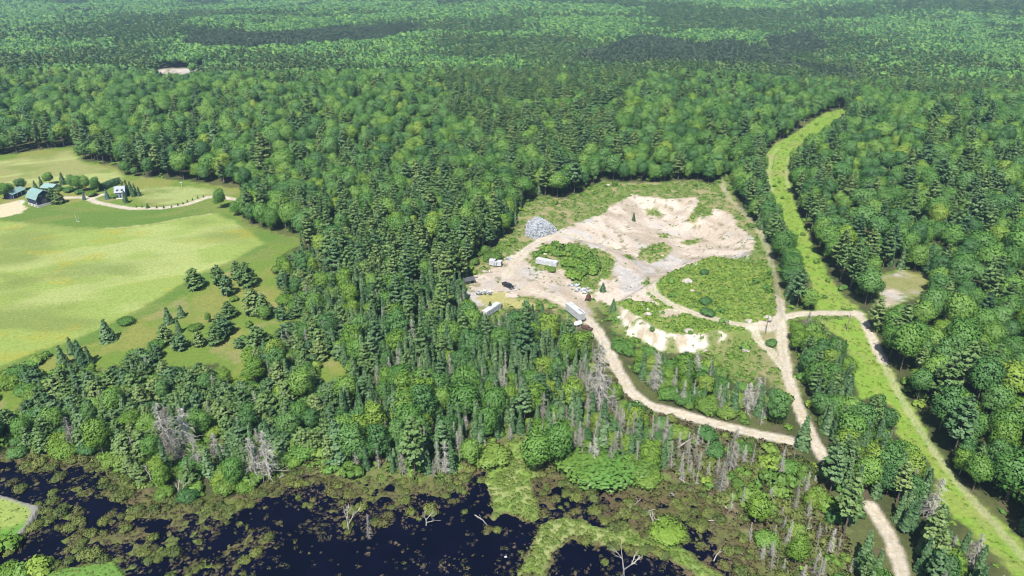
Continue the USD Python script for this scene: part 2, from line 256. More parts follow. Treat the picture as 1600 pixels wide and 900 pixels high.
    for p in FARGAPS: lay(poly_sd(p, x, y), sand, 3, 6)
    gravel = lerp(lerp(np.broadcast_to(G_ROAD, x.shape + (3,)), (.41,.365,.30), smooth(.45, .6, n2)), (.34,.28,.20), smooth(.56, .68, n3) * .6)
    for i, r in enumerate(ROADS):
        d = line_d(r, x, y)
        mid = np.exp(-((d + r[0, 2]) / .38) ** 2) * (1 if i in (3, 7, 8) else .40)      # grass between the wheel tracks
        t = smooth(-.6, .5, -d + (n3 - .5) * .7 + (n2 - .5) * .9) * {7: .45, 8: .38, 12: .2, 13: .2}.get(i, 1)
        c = lerp(c, lerp(gravel, (.22,.22,.09), mid * .8), t); k[t > 0.35] = 5
    return c * GROUND_TONE, k
# ------------------------------------------------------------------ materials
M = {}
def mat(name, nodes, links, surface='p.BSDF', **k):
    M[name] = usdkit.material(stage, f'/World/Looks/{name}', nodes, links, surface=surface, **k)
mat('ground_look', {'g': ('geometry', {}), 't': ('attribute', {'attribute': 'tint'}),
    'n': ('noise_texture', {'scale': 1.1, 'detail': 5.0, 'roughness': .65}), 'r': ('rgb_ramp', {'ramp': [(.28, (.74,.74,.74)), (.5, (1,1,1)), (.72, (1.22,1.21,1.17))]}),
    'm': ('mix', {'mix_type': 'multiply', 'fac': 1.0}), 'b': ('bump', {'strength': .55, 'distance': .45}),
    'p': ('principled_bsdf', {'roughness': .95, 'specular_ior_level': .1})},
    [('g.position', 'n.vector'), ('n.fac', 'r.fac'), ('t.color', 'm.color1'), ('r.color', 'm.color2'), ('m.color', 'p.base_color'), ('n.fac', 'b.height'), ('b.normal', 'p.normal')])
mat('water_look', {'g': ('geometry', {}), 'n': ('noise_texture', {'scale': .09, 'detail': 3.0}), 'r': ('rgb_ramp', {'ramp': [(.35, (.0008,.0012,.0050)), (.7, (.0016,.0020,.0085))]}),
    'n2': ('noise_texture', {'scale': 1.4, 'detail': 2.0}), 'b': ('bump', {'strength': .06, 'distance': .05}),
    'p': ('principled_bsdf', {'roughness': .05, 'ior': 1.33, 'specular_ior_level': .06})},
    [('g.position', 'n.vector'), ('n.fac', 'r.fac'), ('r.color', 'p.base_color'), ('g.position', 'n2.vector'), ('n2.fac', 'b.height'), ('b.normal', 'p.normal')])
def leaf(name, dark, mid, light, trans=.30, rough=.6):
    """Foliage whose tone differs a little from tree to tree and from spray to spray."""
    mat(name, {'o': ('object_info', {}), 'g': ('geometry', {}), 'r': ('rgb_ramp', {'ramp': [(0, dark), (.5, mid), (1, light)]}),
        'i': ('rgb_ramp', {'ramp': [(0, (.74,.76,.76)), (.5, (1,1,1)), (1, (1.26,1.22,1.12))]}), 'm': ('mix', {'mix_type': 'multiply', 'fac': 1.0}),
        'd': ('principled_bsdf', {'roughness': rough, 'specular_ior_level': .25}), 't': ('translucent_bsdf', {}), 'x': ('mix_closure', {'fac': trans})},
        [('o.random', 'r.fac'), ('g.random_per_island', 'i.fac'), ('r.color', 'm.color1'), ('i.color', 'm.color2'), ('m.color', 'd.base_color'), ('m.color', 't.color'), ('d.BSDF', 'x.closure1'), ('t.BSDF', 'x.closure2')], surface='x.closure')
def plain(name, col, rough=.7, metal=0.0, var=.12, scale=3.0, spec=.3):
    mat(name, {'c': ('texture_coordinate', {}), 'n': ('noise_texture', {'scale': scale, 'detail': 4.0}), 'r': ('rgb_ramp', {'ramp': [(.3, [v * (1 - 2 * var) for v in col]), (.7, [min(1, v * (1 + var)) for v in col])]}),
        'p': ('principled_bsdf', {'roughness': rough, 'metallic': metal, 'specular_ior_level': spec})}, [('c.object', 'n.vector'), ('n.fac', 'r.fac'), ('r.color', 'p.base_color')])
leaf('leaf_green', (.066,.160,.029), (.103,.218,.037), (.156,.270,.048), .27)
leaf('leaf_deep', (.044,.117,.030), (.070,.165,.040), (.106,.211,.051), .25)
leaf('leaf_lime', (.105,.205,.024), (.145,.250,.030), (.200,.285,.040), .30)
leaf('needle_pine', (.059,.114,.031), (.090,.156,.040), (.134,.189,.053), .15)
leaf('needle_spruce', (.044,.099,.035), (.066,.132,.046), (.097,.165,.059), .14)
leaf('needle_blue', (.065,.120,.105), (.085,.145,.13), (.105,.16,.15), .12)
leaf('needle_plantation', (.028,.056,.024), (.038,.070,.028), (.050,.086,.034), .12)
leaf('leaf_bogshrub', (.070,.098,.022), (.100,.130,.028), (.140,.165,.036), .28)
leaf('leaf_shrub', (.080,.155,.024), (.118,.208,.031), (.165,.245,.042), .28)
leaf('leaf_fern', (.135,.225,.026), (.170,.265,.032), (.215,.285,.044), .30)
leaf('leaf_bog', (.062,.060,.020), (.088,.084,.027), (.105,.115,.028), .22)
leaf('leaf_brown', (.060,.046,.028), (.095,.070,.042), (.135,.105,.060), .22)
leaf('leaf_mat', (.090,.150,.022), (.120,.180,.030), (.155,.190,.042), .30)
leaf('lichen_twig', (.20,.185,.155), (.29,.272,.235), (.38,.36,.315), .05)
leaf('rust_needle', (.16,.075,.04), (.20,.10,.055), (.24,.13,.07), .1)
plain('bark', (.085,.065,.05)); plain('bark_grey', (.27,.25,.225)); plain('bark_pale', (.135,.13,.12)); plain('deadwood', (.23,.22,.20))

# ------------------------------------------------------------------ the ground: one sheet of graded cells, cut by name where its cover changes
ys = [88.0]
while ys[-1] < 700: ys.append(ys[-1] + (.0031 if ys[-1] < 480 else .005) * math.hypot(ys[-1], 125))
while ys[-1] < 9000: ys.append(ys[-1] * 1.016)
ys = np.array(ys); NS = 620; ss = np.linspace(-.92, .92, NS)
GY, GS = np.meshgrid(ys, ss, indexing='ij'); GX = GS * (np.hypot(GY, 105) + 12)
gx, gy = GX.ravel(), GY.ravel()
gz = height(gx, gy); gcol, gcls = cover(gx, gy)
I = np.arange(len(ys) - 1)[:, None] * NS + np.arange(NS - 1)[None, :]
quads = np.stack([I, I + 1, I + NS + 1, I + NS], -1).reshape(-1, 4)
qc = gcls[quads[:, 0]]
GV = np.column_stack([gx, gy, gz])
for i, name in enumerate(CLASSES):
    f = quads[qc == i]; used, inv = np.unique(f, return_inverse=True)
    tag(raw_mesh(f'/World/{name}', GV[used], inv.reshape(-1, 4), 'ground_look', color=gcol[used]), kind='structure')
# the land around and beyond, coarser and lying under the sheet's edge
ox = np.concatenate([-np.geomspace(16000, 60, 60), np.linspace(-50, 50, 8), np.geomspace(60, 16000, 60)]); oy = np.concatenate([-np.geomspace(6000, 50, 30), np.linspace(0, 8800, 150), np.geomspace(9000, 22000, 14)])
OX, OY = np.meshgrid(ox, oy); OZ = height(OX.ravel(), OY.ravel()).reshape(OX.shape)
hw = .92 * (np.hypot(OY, 105) + 12)
inside = (np.abs(OX) < hw) & (OY > 84) & (OY < 8900)
near_in = (np.abs(OX) < hw * .93 - 3) & (OY > 150) & (OY < 8400)
OZ = OZ - np.where(inside, 1.2 + .012 * np.maximum(OY, 0), 0.25)
n0, n1 = OX.shape; J = np.arange(n0 - 1)[:, None] * n1 + np.arange(n1 - 1)[None, :]
oq = np.stack([J, J + 1, J + n1 + 1, J + n1], -1).reshape(-1, 4)
oq = oq[~near_in.ravel()[oq].all(1)]
ocol = np.broadcast_to((.030,.050,.018), (OX.size, 3)) * (.7 + .6 * nz(OX.ravel(), OY.ravel(), 120, 71))[:, None]
tag(raw_mesh('/World/hills', np.column_stack([OX.ravel(), OY.ravel(), OZ.ravel()]), oq, 'ground_look', color=ocol), kind='structure')
wv = np.array([[-330, -150, 0], [330, -150, 0], [300, 205, 0], [-300, 205, 0]], float)
tag(raw_mesh('/World/pond_water', wv, np.array([[0, 1, 2, 3]]), 'water_look'), kind='structure')
# ------------------------------------------------------------------ plants: shapes (each: crown cards with normals, and wood)
def cards(c, n, size, rng, flat=.0, aspect=1.0, soft=None, tri=False):
    """Leaf sprays: one small kite-shaped face per point, facing roughly along n; shading normals lean to the clump's own roundness (soft)."""
    N = len(c); n = n / (np.linalg.norm(n, axis=1, keepdims=True) + 1e-9)
    j = rng.normal(size=(N, 3)); a = np.cross(n, j); a /= np.linalg.norm(a, axis=1, keepdims=True) + 1e-9
    b = np.cross(n, a); s = np.broadcast_to(size, (N,))[:, None] * rng.uniform(.7, 1.3, (N, 1))
    a, b = a * s * aspect, b * s
    k = rng.uniform(.55, 1.15, (N, 4, 1)); lift = n * s * rng.uniform(-.25, .25, (N, 1))
    if tri:
        v = np.stack([c + a * k[:, 0], c - a * k[:, 1] * .5 + b * k[:, 2], c - a * k[:, 1] * .5 - b * k[:, 3]], 1); q = 3
    else:
        v = np.stack([c + a * k[:, 0], c + b * k[:, 1] + lift, c - a * k[:, 2], c - b * k[:, 3] + lift], 1); q = 4
    f = np.arange(N * q).reshape(N, q)
    sn = n if soft is None else n * .45 + soft
    sn = sn / (np.linalg.norm(sn, axis=1, keepdims=True) + 1e-9)
    return v.reshape(-1, 3), f, np.repeat(sn, q, 0)
def fib(n, rng, lo=-.25):
    i = np.arange(n) + rng.uniform(.2, .8); z = 1 - (1 - lo) * i / n; p = i * 2.399963 + rng.uniform(0, 6)
    r = np.sqrt(np.maximum(0, 1 - z * z)); return np.column_stack([r * np.cos(p), r * np.sin(p), z])
def stick(p0, p1, r0, r1, sides=5):
    p0, p1 = np.asarray(p0, float), np.asarray(p1, float); t = p1 - p0; t /= np.linalg.norm(t) + 1e-9
    a = np.cross(t, [0, 0, 1.0] if abs(t[2]) < .9 else [1.0, 0, 0]); a /= np.linalg.norm(a); b = np.cross(t, a)
    an = np.arange(sides) * 2 * np.pi / sides; ring = np.cos(an)[:, None] * a + np.sin(an)[:, None] * b
    v = np.vstack([p0 + ring * r0, p1 + ring * r1]); i = np.arange(sides); j = (i + 1) % sides
    return v, np.vstack([np.stack([i, j, j + sides], 1), np.stack([i, j + sides, i + sides], 1)])
def join(parts):
    vs, fs, n = [], [], 0
    for v, f in parts: vs.append(v); fs.append(np.asarray(f) + n); n += len(v)
    return np.vstack(vs), np.vstack(fs)
def trunk_mesh(h, r, rng, bend=.3, sides=6):
    p = np.array([[rng.normal(0, bend) * t, rng.normal(0, bend) * t, h * t] for t in np.linspace(0, 1, 5)]); p[0, 2] = -.6
    return [stick(p[i], p[i + 1], r * (1 - .8 * i / 4), r * (1 - .8 * (i + 1) / 4), sides) for i in range(4)]

def broadleaf(seed, H=17.0, R=4.6, n_clump=26, per=76, size=.50, base=.06, lump=.46, dome=.55):
    """A dome of leafy clumps on spreading limbs."""
    rng = np.random.default_rng(seed); wood = trunk_mesh(H * .72, .26 * R / 4.6, rng, .5)
    z0 = H * base; zc, rz = (H + z0) * .5, (H - z0) * .5
    C, N, S = [], [], []
    D = fib(n_clump, rng, -.75); rr = rng.uniform(.42, .76, n_clump)
    ecc = np.array([rng.uniform(.85, 1.15), rng.uniform(.85, 1.15), 1.0])
    for d, k in zip(D, rr):
        c = d * ecc * np.array([R, R, rz]) * k + [0, 0, zc] + rng.normal(0, .25, 3)
        cr = R * lump * rng.uniform(.72, 1.2) * (1.0 if d[2] > -.2 else .8)
        e = fib(per, rng, -.55); e = e + rng.normal(0, .16, e.shape)
        C.append(c + e * cr * rng.uniform(.82, 1.06, (per, 1)) * [1, 1, .82]); N.append(e + rng.normal(0, .38, e.shape)); S.append(e * .75 + d * dome + [0, 0, .25])
        if d[2] > -.4: wood.append(stick([0, 0, min(c[2] - 1, H * .6) * .8], c, .10, .03, 3))
    v, f, n = cards(np.vstack(C), np.vstack(N), size, rng, soft=np.vstack(S))
    return (v, f, n), join(wood)
def pine(seed, H=19.0, R=3.6, tiers=9, low=.30, size=.50, dens=1.0, shape=1.0):
    """A white pine: whorls of level boughs that carry upturned tufts, open between the tiers."""
    rng = np.random.default_rng(seed); wood = trunk_mesh(H * .97, .27, rng, .25)
    C, N, S = [], [], []
    for t in range(tiers):
        fr = (t + rng.uniform(-.2, .2)) / (tiers - 1); fr = min(max(fr, 0), 1)
        z = H * (low + (.97 - low) * fr)
        prof = (1 - fr) ** (.75 * shape) * .95 + .12 if fr > .25 else .72 + fr
        nb = int(rng.integers(5, 8)) if fr < .85 else 4
        a0 = rng.uniform(0, 6.28)
        for b in range(nb):
            L = R * prof * rng.uniform(.6, 1.2); an = a0 + b * 6.283 / nb + rng.uniform(-.35, .35); dx, dy = math.cos(an), math.sin(an)
            rise = rng.uniform(-.02, .25) + .35 * fr
            tip = np.array([dx * L, dy * L, z + L * rise]); wood.append(stick([0, 0, z - .25], tip, .06, .02, 3))
            m = max(6, int(13 * dens * L / 2.2 + 4)); s = rng.uniform(.25, 1.05, m) ** .8
            side = rng.normal(0, .24 + .12 * L, m) * s
            P = np.column_stack([dx * L * s - dy * side, dy * L * s + dx * side, z + L * rise * s + rng.normal(.12, .20, m)])
            C.append(P); N.append(np.column_stack([rng.normal(dx * .35, .5, m), rng.normal(dy * .35, .5, m), np.full(m, .9)])); S.append(np.column_stack([np.full(m, dx * .5), np.full(m, dy * .5), np.full(m, .7)]))
    v, f, n = cards(np.vstack(C), np.vstack(N), size, rng, aspect=1.35, soft=np.vstack(S))
    return (v, f, n), join(wood)
def spruce(seed, H=13.0, R=1.9, tiers=17, size=.42, low=.06, dens=1.0, gaps=0.0, droop=.32):
    """A spire of short drooping boughs."""
    rng = np.random.default_rng(seed); wood = trunk_mesh(H * .99, .17, rng, .12, 5)
    C, N, S = [], [], []
    for t in range(tiers):
        fr = t / tiers; z = H * (low + (.99 - low) * fr); r = R * ((1 - fr) ** .85 + .05)
        nb = max(4, int(11 * (1 - fr) + 4)); a0 = rng.uniform(0, 6.28)
        for b in range(nb):
            if rng.random() < gaps: continue
            an = a0 + b * 6.283 / nb + rng.uniform(-.25, .25); L = r * rng.uniform(.68, 1.15); dx, dy = math.cos(an), math.sin(an)
            m = max(3, int((3.2 + 3.4 * L) * dens)); s = rng.uniform(.2, 1.0, m); side = rng.normal(0, .10 + .13 * L, m)
            P = np.column_stack([dx * L * s - dy * side, dy * L * s + dx * side, z - L * droop * s + rng.normal(0, .09, m)])
            C.append(P); N.append(np.column_stack([np.full(m, dx * .75) + rng.normal(0, .3, m), np.full(m, dy * .75) + rng.normal(0, .3, m), np.full(m, .75)])); S.append(np.column_stack([np.full(m, dx * .8), np.full(m, dy * .8), np.full(m, .45)]))
    v, f, n = cards(np.vstack(C), np.vstack(N), size, rng, aspect=1.25, soft=np.vstack(S))
    return (v, f, n), join(wood)
def snag(seed, H=10.0, R=1.3, branches=80, twigs=5, r=.16, lean=.0):
    """A dead, bare conifer: grey pole, short broken boughs and a haze of fine twigs."""
    rng = np.random.default_rng(seed); top = np.array([lean * H, rng.normal(0, .3), H]); wood = []
    q = [np.array([0, 0, -.5]), top * .35 + rng.normal(0, .08, 3), top * .7 + rng.normal(0, .1, 3), top]
    for i in range(3): wood.append(stick(q[i], q[i + 1], r * (1 - .3 * i), r * (1 - .3 * (i + 1)) + .015, 5))
    tw = []
    for b in range(branches):
        fr = rng.uniform(.12, .98); p = top * fr; an = rng.uniform(0, 6.28); L = R * (1.08 - fr) ** .7 * rng.uniform(.35, 1.1)
        e = p + [math.cos(an) * L, math.sin(an) * L, L * rng.uniform(-.45, .15)]
        tw.append(stick(p, e, .045, .018, 3))
        for t in range(twigs):
            s = p + (e - p) * rng.uniform(.35, .95); d = rng.normal(0, .38, 3) * max(L, .5) + (e - p) * .2; d[2] -= .12
            tw.append(stick(s, s + d, .026, .012, 3))
    return join(tw), join(wood)
def bush(seed, R=1.5, H=1.7, n_clump=8, per=26, size=.33):
    rng = np.random.default_rng(seed); C, N, S = [], [], []
    for i in range(n_clump):
        an, k = rng.uniform(0, 6.28), math.sqrt(rng.random()) * .7; cr = R * rng.uniform(.34, .55)
        c = np.array([math.cos(an) * R * k, math.sin(an) * R * k, H * rng.uniform(.35, .72) * (1 - .5 * k * k)])
        e = fib(per, rng, -.2) + rng.normal(0, .15, (per, 3))
        C.append(c + e * cr * [1, 1, .8]); N.append(e + rng.normal(0, .35, e.shape)); S.append(e + [0, 0, .4])
    v, f, n = cards(np.vstack(C), np.vstack(N), size, rng, soft=np.vstack(S)); v[:, 2] = np.maximum(v[:, 2], -.05)
    wood = [stick([rng.normal(0, .1), rng.normal(0, .1), -.3], [rng.normal(0, R * .4), rng.normal(0, R * .4), H * .6], .04, .02, 3) for _ in range(5)]
    return (v, f, n), join(wood)
def fork(seed, H=8.0, r=.16):
    """A bare forked dead tree."""
    rng = np.random.default_rng(seed); wood, tw = [], []
    def grow_(p, d, L, w, k):
        q = p + d * L; (wood if k < 2 else tw).append(stick(p, q, w, w * .62, 5 if k < 2 else 3))
        if k == 3: return
        for _ in range((3, 3, 4)[k]):
            e = d + rng.normal(0, .42, 3); e[2] = abs(e[2]) * .6 + .25; e /= np.linalg.norm(e); s = p + d * L * rng.uniform(.55, 1.0); grow_(s, e, L * rng.uniform(.45, .75), w * .55, k + 1)
    grow_(np.array([0, 0, -.5]), np.array([.05, 0, 1.0]), H * .48, r, 0)
    return join(tw), join(wood)
def clump(seed, R=.8, H=.7, n=26, size=.30, up=.6):
    """A low leafy or grassy clump."""
    rng = np.random.default_rng(seed); an, k = rng.uniform(0, 6.28, n), np.sqrt(rng.random(n))
    P = np.column_stack([np.cos(an) * R * k, np.sin(an) * R * k, H * (1 - .75 * k * k) * rng.uniform(.35, 1, n)])
    D = np.column_stack([np.cos(an) * k, np.sin(an) * k, np.full(n, up)])
    return cards(P, D + rng.normal(0, .35, (n, 3)), size, rng, soft=D + [0, 0, .3], tri=True)

# kind -> list of (foliage look, wood look, crown, wood, height, radius); the first models are detailed, 'far' ones are coarse
S0 = UsdGeom.Scope.Define(stage, '/World/shapes').GetPrim(); S0.SetSpecifier(Sdf.SpecifierClass)
SHAPE = {}
def shape(key, crown, wood, leafmat, woodmat, H, R, crown_name='crown', far=False):
    p = f'/World/shapes/{key}'; UsdGeom.Xform.Define(stage, p)
    if len(crown) == 3: raw_mesh(f'{p}/{crown_name}', crown[0], crown[1], leafmat, normals=crown[2])
    else: raw_mesh(f'{p}/{crown_name}', crown[0], crown[1], leafmat)
    if wood is not None and not far: raw_mesh(f'{p}/trunk', wood[0], wood[1], woodmat)
    SHAPE[key] = dict(path=p, H=H, R=R)
def fam(prefix, makers, far=False):
    keys = []
    for i, (mk, lm, wm, H, R) in enumerate(makers):
        c, w = mk; k = f'{prefix}_shape' + (f'_{i:03d}' if i else ''); shape(k, c, w, lm, wm, H, R, far=far); keys.append(k)
    return keys
FAM = {}
GR = ['leaf_green', 'leaf_green', 'leaf_deep', 'leaf_deep', 'leaf_green']
FAM['broad'] = fam('broad', [(broadleaf(1 + i, h, r, n, p, .35, .30, .42, .95), GR[i], 'bark', h, r) for i, (h, r, n, p) in enumerate(((16, 4.9, 30, 125), (15, 5.3, 34, 120), (17, 4.5, 26, 130), (16, 4.8, 28, 130), (16, 5.1, 34, 120)))])
FAM['lime'] = fam('lime', [(broadleaf(6, 15, 4.7, 28, 130, .35, .30, .42, .95), 'leaf_lime', 'bark_grey', 15, 4.7), (broadleaf(7, 14, 4.2, 24, 130, .35, .30, .42, .95), 'leaf_lime', 'bark_grey', 14, 4.2)])
FAM['lowbroad'] = fam('low_broad', [(broadleaf(8 + i, h, r, n, 130, .34, .05, .46, .6), GR[i + 1], 'bark', h, r) for i, (h, r, n) in enumerate(((15, 4.6, 28), (16, 4.2, 26), (14, 4.6, 26), (15, 4.8, 30)))])
FAM['lowlime'] = fam('low_lime', [(broadleaf(18, 14, 4.2, 26, 130, .33, .05, .46, .6), 'leaf_lime', 'bark_grey', 14, 4.2), (broadleaf(19, 13, 3.8, 24, 130, .33, .05, .46, .6), 'leaf_lime', 'bark_grey', 13, 3.8)])
FAM['pine'] = fam('pine', [(pine(11), 'needle_pine', 'bark', 19, 3.6), (pine(12, 20, 4.0, 10), 'needle_pine', 'bark', 20, 4.0), (pine(13, 18, 3.3, 9, .38), 'needle_pine', 'bark', 18, 3.3), (pine(14, 21, 4.2, 10, .35, .55), 'needle_spruce', 'bark', 21, 4.2)])
FAM['bushpine'] = fam('bushpine', [(pine(15, 9, 3.9, 9, .04, .42, 1.6, .72), 'needle_pine', 'bark', 9, 3.6), (pine(16, 10, 4.0, 10, .04, .42, 1.6, .8), 'needle_pine', 'bark', 10, 3.4), (pine(17, 8, 3.8, 8, .04, .42, 1.7, .62), 'needle_spruce', 'bark', 8, 3.2)])
FAM['spruce'] = fam('spruce', [(spruce(21), 'needle_spruce', 'bark', 13, 1.9), (spruce(22, 14, 1.7, 18), 'needle_spruce', 'bark', 14, 1.7), (spruce(23, 12, 2.1, 15, .45, .04, 1.1), 'needle_spruce', 'bark', 12, 2.1), (spruce(24, 13, 1.6, 16, .4, .2, .9, .25), 'needle_spruce', 'bark_grey', 13, 1.6)])
FAM['blue'] = fam('blue', [(spruce(25, 8, 2.2, 13, .40, .02, 1.2), 'needle_blue', 'bark', 8, 2.2)])
FAM['openspruce'] = fam('openspruce', [(spruce(26, 9, 2.7, 14, .45, .02, 1.25, 0, .22), 'needle_spruce', 'bark', 9, 2.7), (spruce(27, 10, 2.6, 15, .45, .02, 1.2, 0, .22), 'needle_spruce', 'bark', 10, 2.6)])
FAM['dead'] = fam('dead', [(snag(31, 10, 1.5, 100, 6), 'lichen_twig', 'deadwood', 10, 1.3), (snag(32, 12, 1.6, 120, 6), 'lichen_twig', 'deadwood', 12, 1.4), (snag(33, 8, 1.7, 100, 6, .13, .06), 'lichen_twig', 'deadwood', 8, 1.6), (snag(34, 11, 1.2, 70, 5, .17, -.05), 'lichen_twig', 'deadwood', 11, 1.0)])
FAM['bogshrub'] = fam('bogshrub', [(bush(38, 1.5, 1.3, 9, 34, .25), 'leaf_bogshrub', 'bark', 1.3, 1.5), (bush(39, 1.8, 1.6, 11, 34, .26), 'leaf_bogshrub', 'bark', 1.6, 1.8), (bush(40, 1.4, 1.2, 9, 34, .24), 'leaf_bog', 'bark', 1.2, 1.4)])
FAM['fork'] = fam('fork', [(fork(35), 'lichen_twig', 'bark_pale', 8, 2.0), (fork(36, 8, .13), 'lichen_twig', 'bark_pale', 8, 2.0), (fork(37, 6, .14), 'lichen_twig', 'deadwood', 6, 1.8)])
FAM['thicket'] = fam('thicket', [(bush(45, 2.4, 3.2, 30, 120, .20), 'leaf_shrub', 'bark', 3.2, 2.4), (bush(46, 2.6, 3.0, 32, 120, .20), 'leaf_green', 'bark', 3.0, 2.6), (bush(47, 2.3, 3.0, 28, 120, .20), 'leaf_deep', 'bark', 3.0, 2.3), (bush(48, 2.5, 2.8, 30, 120, .20), 'leaf_lime', 'bark', 2.8, 2.5)])
FAM['shrub'] = fam('shrub', [(bush(41), 'leaf_shrub', 'bark', 1.7, 1.5), (bush(42, 1.9, 2.4, 11), 'leaf_shrub', 'bark', 2.4, 1.9), (bush(43, 1.4, 2.0, 8, 26, .3), 'leaf_green', 'bark', 2.0, 1.4), (bush(44, 1.7, 1.8, 9), 'leaf_lime', 'bark', 1.8, 1.7)])
FAM['farbroad'] = fam('far_broadleaf', [(broadleaf(51, 16, 5.0, 9, 14, 1.7, .35, .55), 'leaf_green', 'bark', 16, 5), (broadleaf(52, 17, 4.6, 9, 14, 1.7, .35, .55), 'leaf_deep', 'bark', 17, 4.6), (broadleaf(53, 15, 5.2, 10, 13, 1.7, .35, .55), 'leaf_green', 'bark', 15, 5.2), (broadleaf(54, 15, 4.6, 9, 13, 1.6, .35, .55), 'leaf_deep', 'bark', 15, 4.6)], True)
FAM['farpine'] = fam('far_pine', [(pine(55, 19, 3.8, 5, .4, 1.2, .45), 'needle_pine', 'bark', 19, 3.8), (pine(56, 18, 3.4, 5, .4, 1.2, .45), 'needle_spruce', 'bark', 18, 3.4), (spruce(57, 15, 2.4, 6, 1.0, .1, .3), 'needle_spruce', 'bark', 15, 2.4)], True)
FAM['plantation'] = fam('plantation_pine', [(spruce(58, 19, 2.5, 6, 1.1, .36, .6), 'needle_plantation', 'bark', 19, 1.9)], False)
def crown_only(key, verts, faces, normals, lm): shape(key, (verts, faces, normals), None, lm, 'bark', 1, 1, 'leaves')
for i in range(3):
    crown_only(f'fern_shape_{i:03d}', *clump(60 + i, .85, .6, 30, .30), 'leaf_fern'); crown_only(f'weed_shape_{i:03d}', *clump(70 + i, .7, .55, 24, .28), 'leaf_shrub')
    crown_only(f'sedge_shape_{i:03d}', *clump(80 + i, .75, .75, 30, .26, .25), 'leaf_bog'); crown_only(f'leatherleaf_shape_{i:03d}', *clump(90 + i, .7, .7, 26, .24, .4), 'leaf_brown'); crown_only(f'mat_shape_{i:03d}', *clump(100 + i, .8, .65, 32, .28, .5), 'leaf_mat')
def scatter(name, keys, pos, idx, rotz, scale, kind='stuff', label=None, cat=None):
    """One object of uncountable growth: copies of a few shapes."""
    if not len(pos): return
    pi = UsdGeom.PointInstancer.Define(stage, numbered(name)); path = str(pi.GetPath()); targets = []
    for i, k in enumerate(keys):
        p = stage.DefinePrim(f'{path}/growth_{i:03d}', 'Xform'); p.GetReferences().AddInternalReference(SHAPE[k]['path']); targets.append(p.GetPath())
    pi.CreatePrototypesRel().SetTargets(targets); pi.CreateProtoIndicesAttr(Vt.IntArray.FromNumpy(np.asarray(idx, np.int32)))
    pi.CreatePositionsAttr(Vt.Vec3fArray.FromNumpy(np.asarray(pos, np.float32)))
    sc = np.asarray(scale, np.float32); sc = np.repeat(sc[:, None], 3, 1) if sc.ndim == 1 else sc
    pi.CreateScalesAttr(Vt.Vec3fArray.FromNumpy(sc)); a = np.asarray(rotz) / 2
    pi.CreateOrientationsAttr(Vt.QuathArray([Gf.Quath(float(np.cos(t)), 0, 0, float(np.sin(t))) for t in a]))
    return tag(pi.GetPrim(), label, cat, None, kind)
def plant(name, key, x, y, h, label, cat, group=None, rot=None, wide=1.0, z=None):
    """One tree or shrub that can be told apart: its own object, standing on the ground."""
    s = h / SHAPE[key]['H']; zz = float(height(np.array([x]), np.array([y]))[0]) if z is None else z
    t = thing(name, label, cat, (x, y, zz - .05), RNG.uniform(0, 360) if rot is None else rot, group, (s * wide, s * wide, s))
    t.GetReferences().AddInternalReference(SHAPE[key]['path']); t.SetInstanceable(True)
    return t
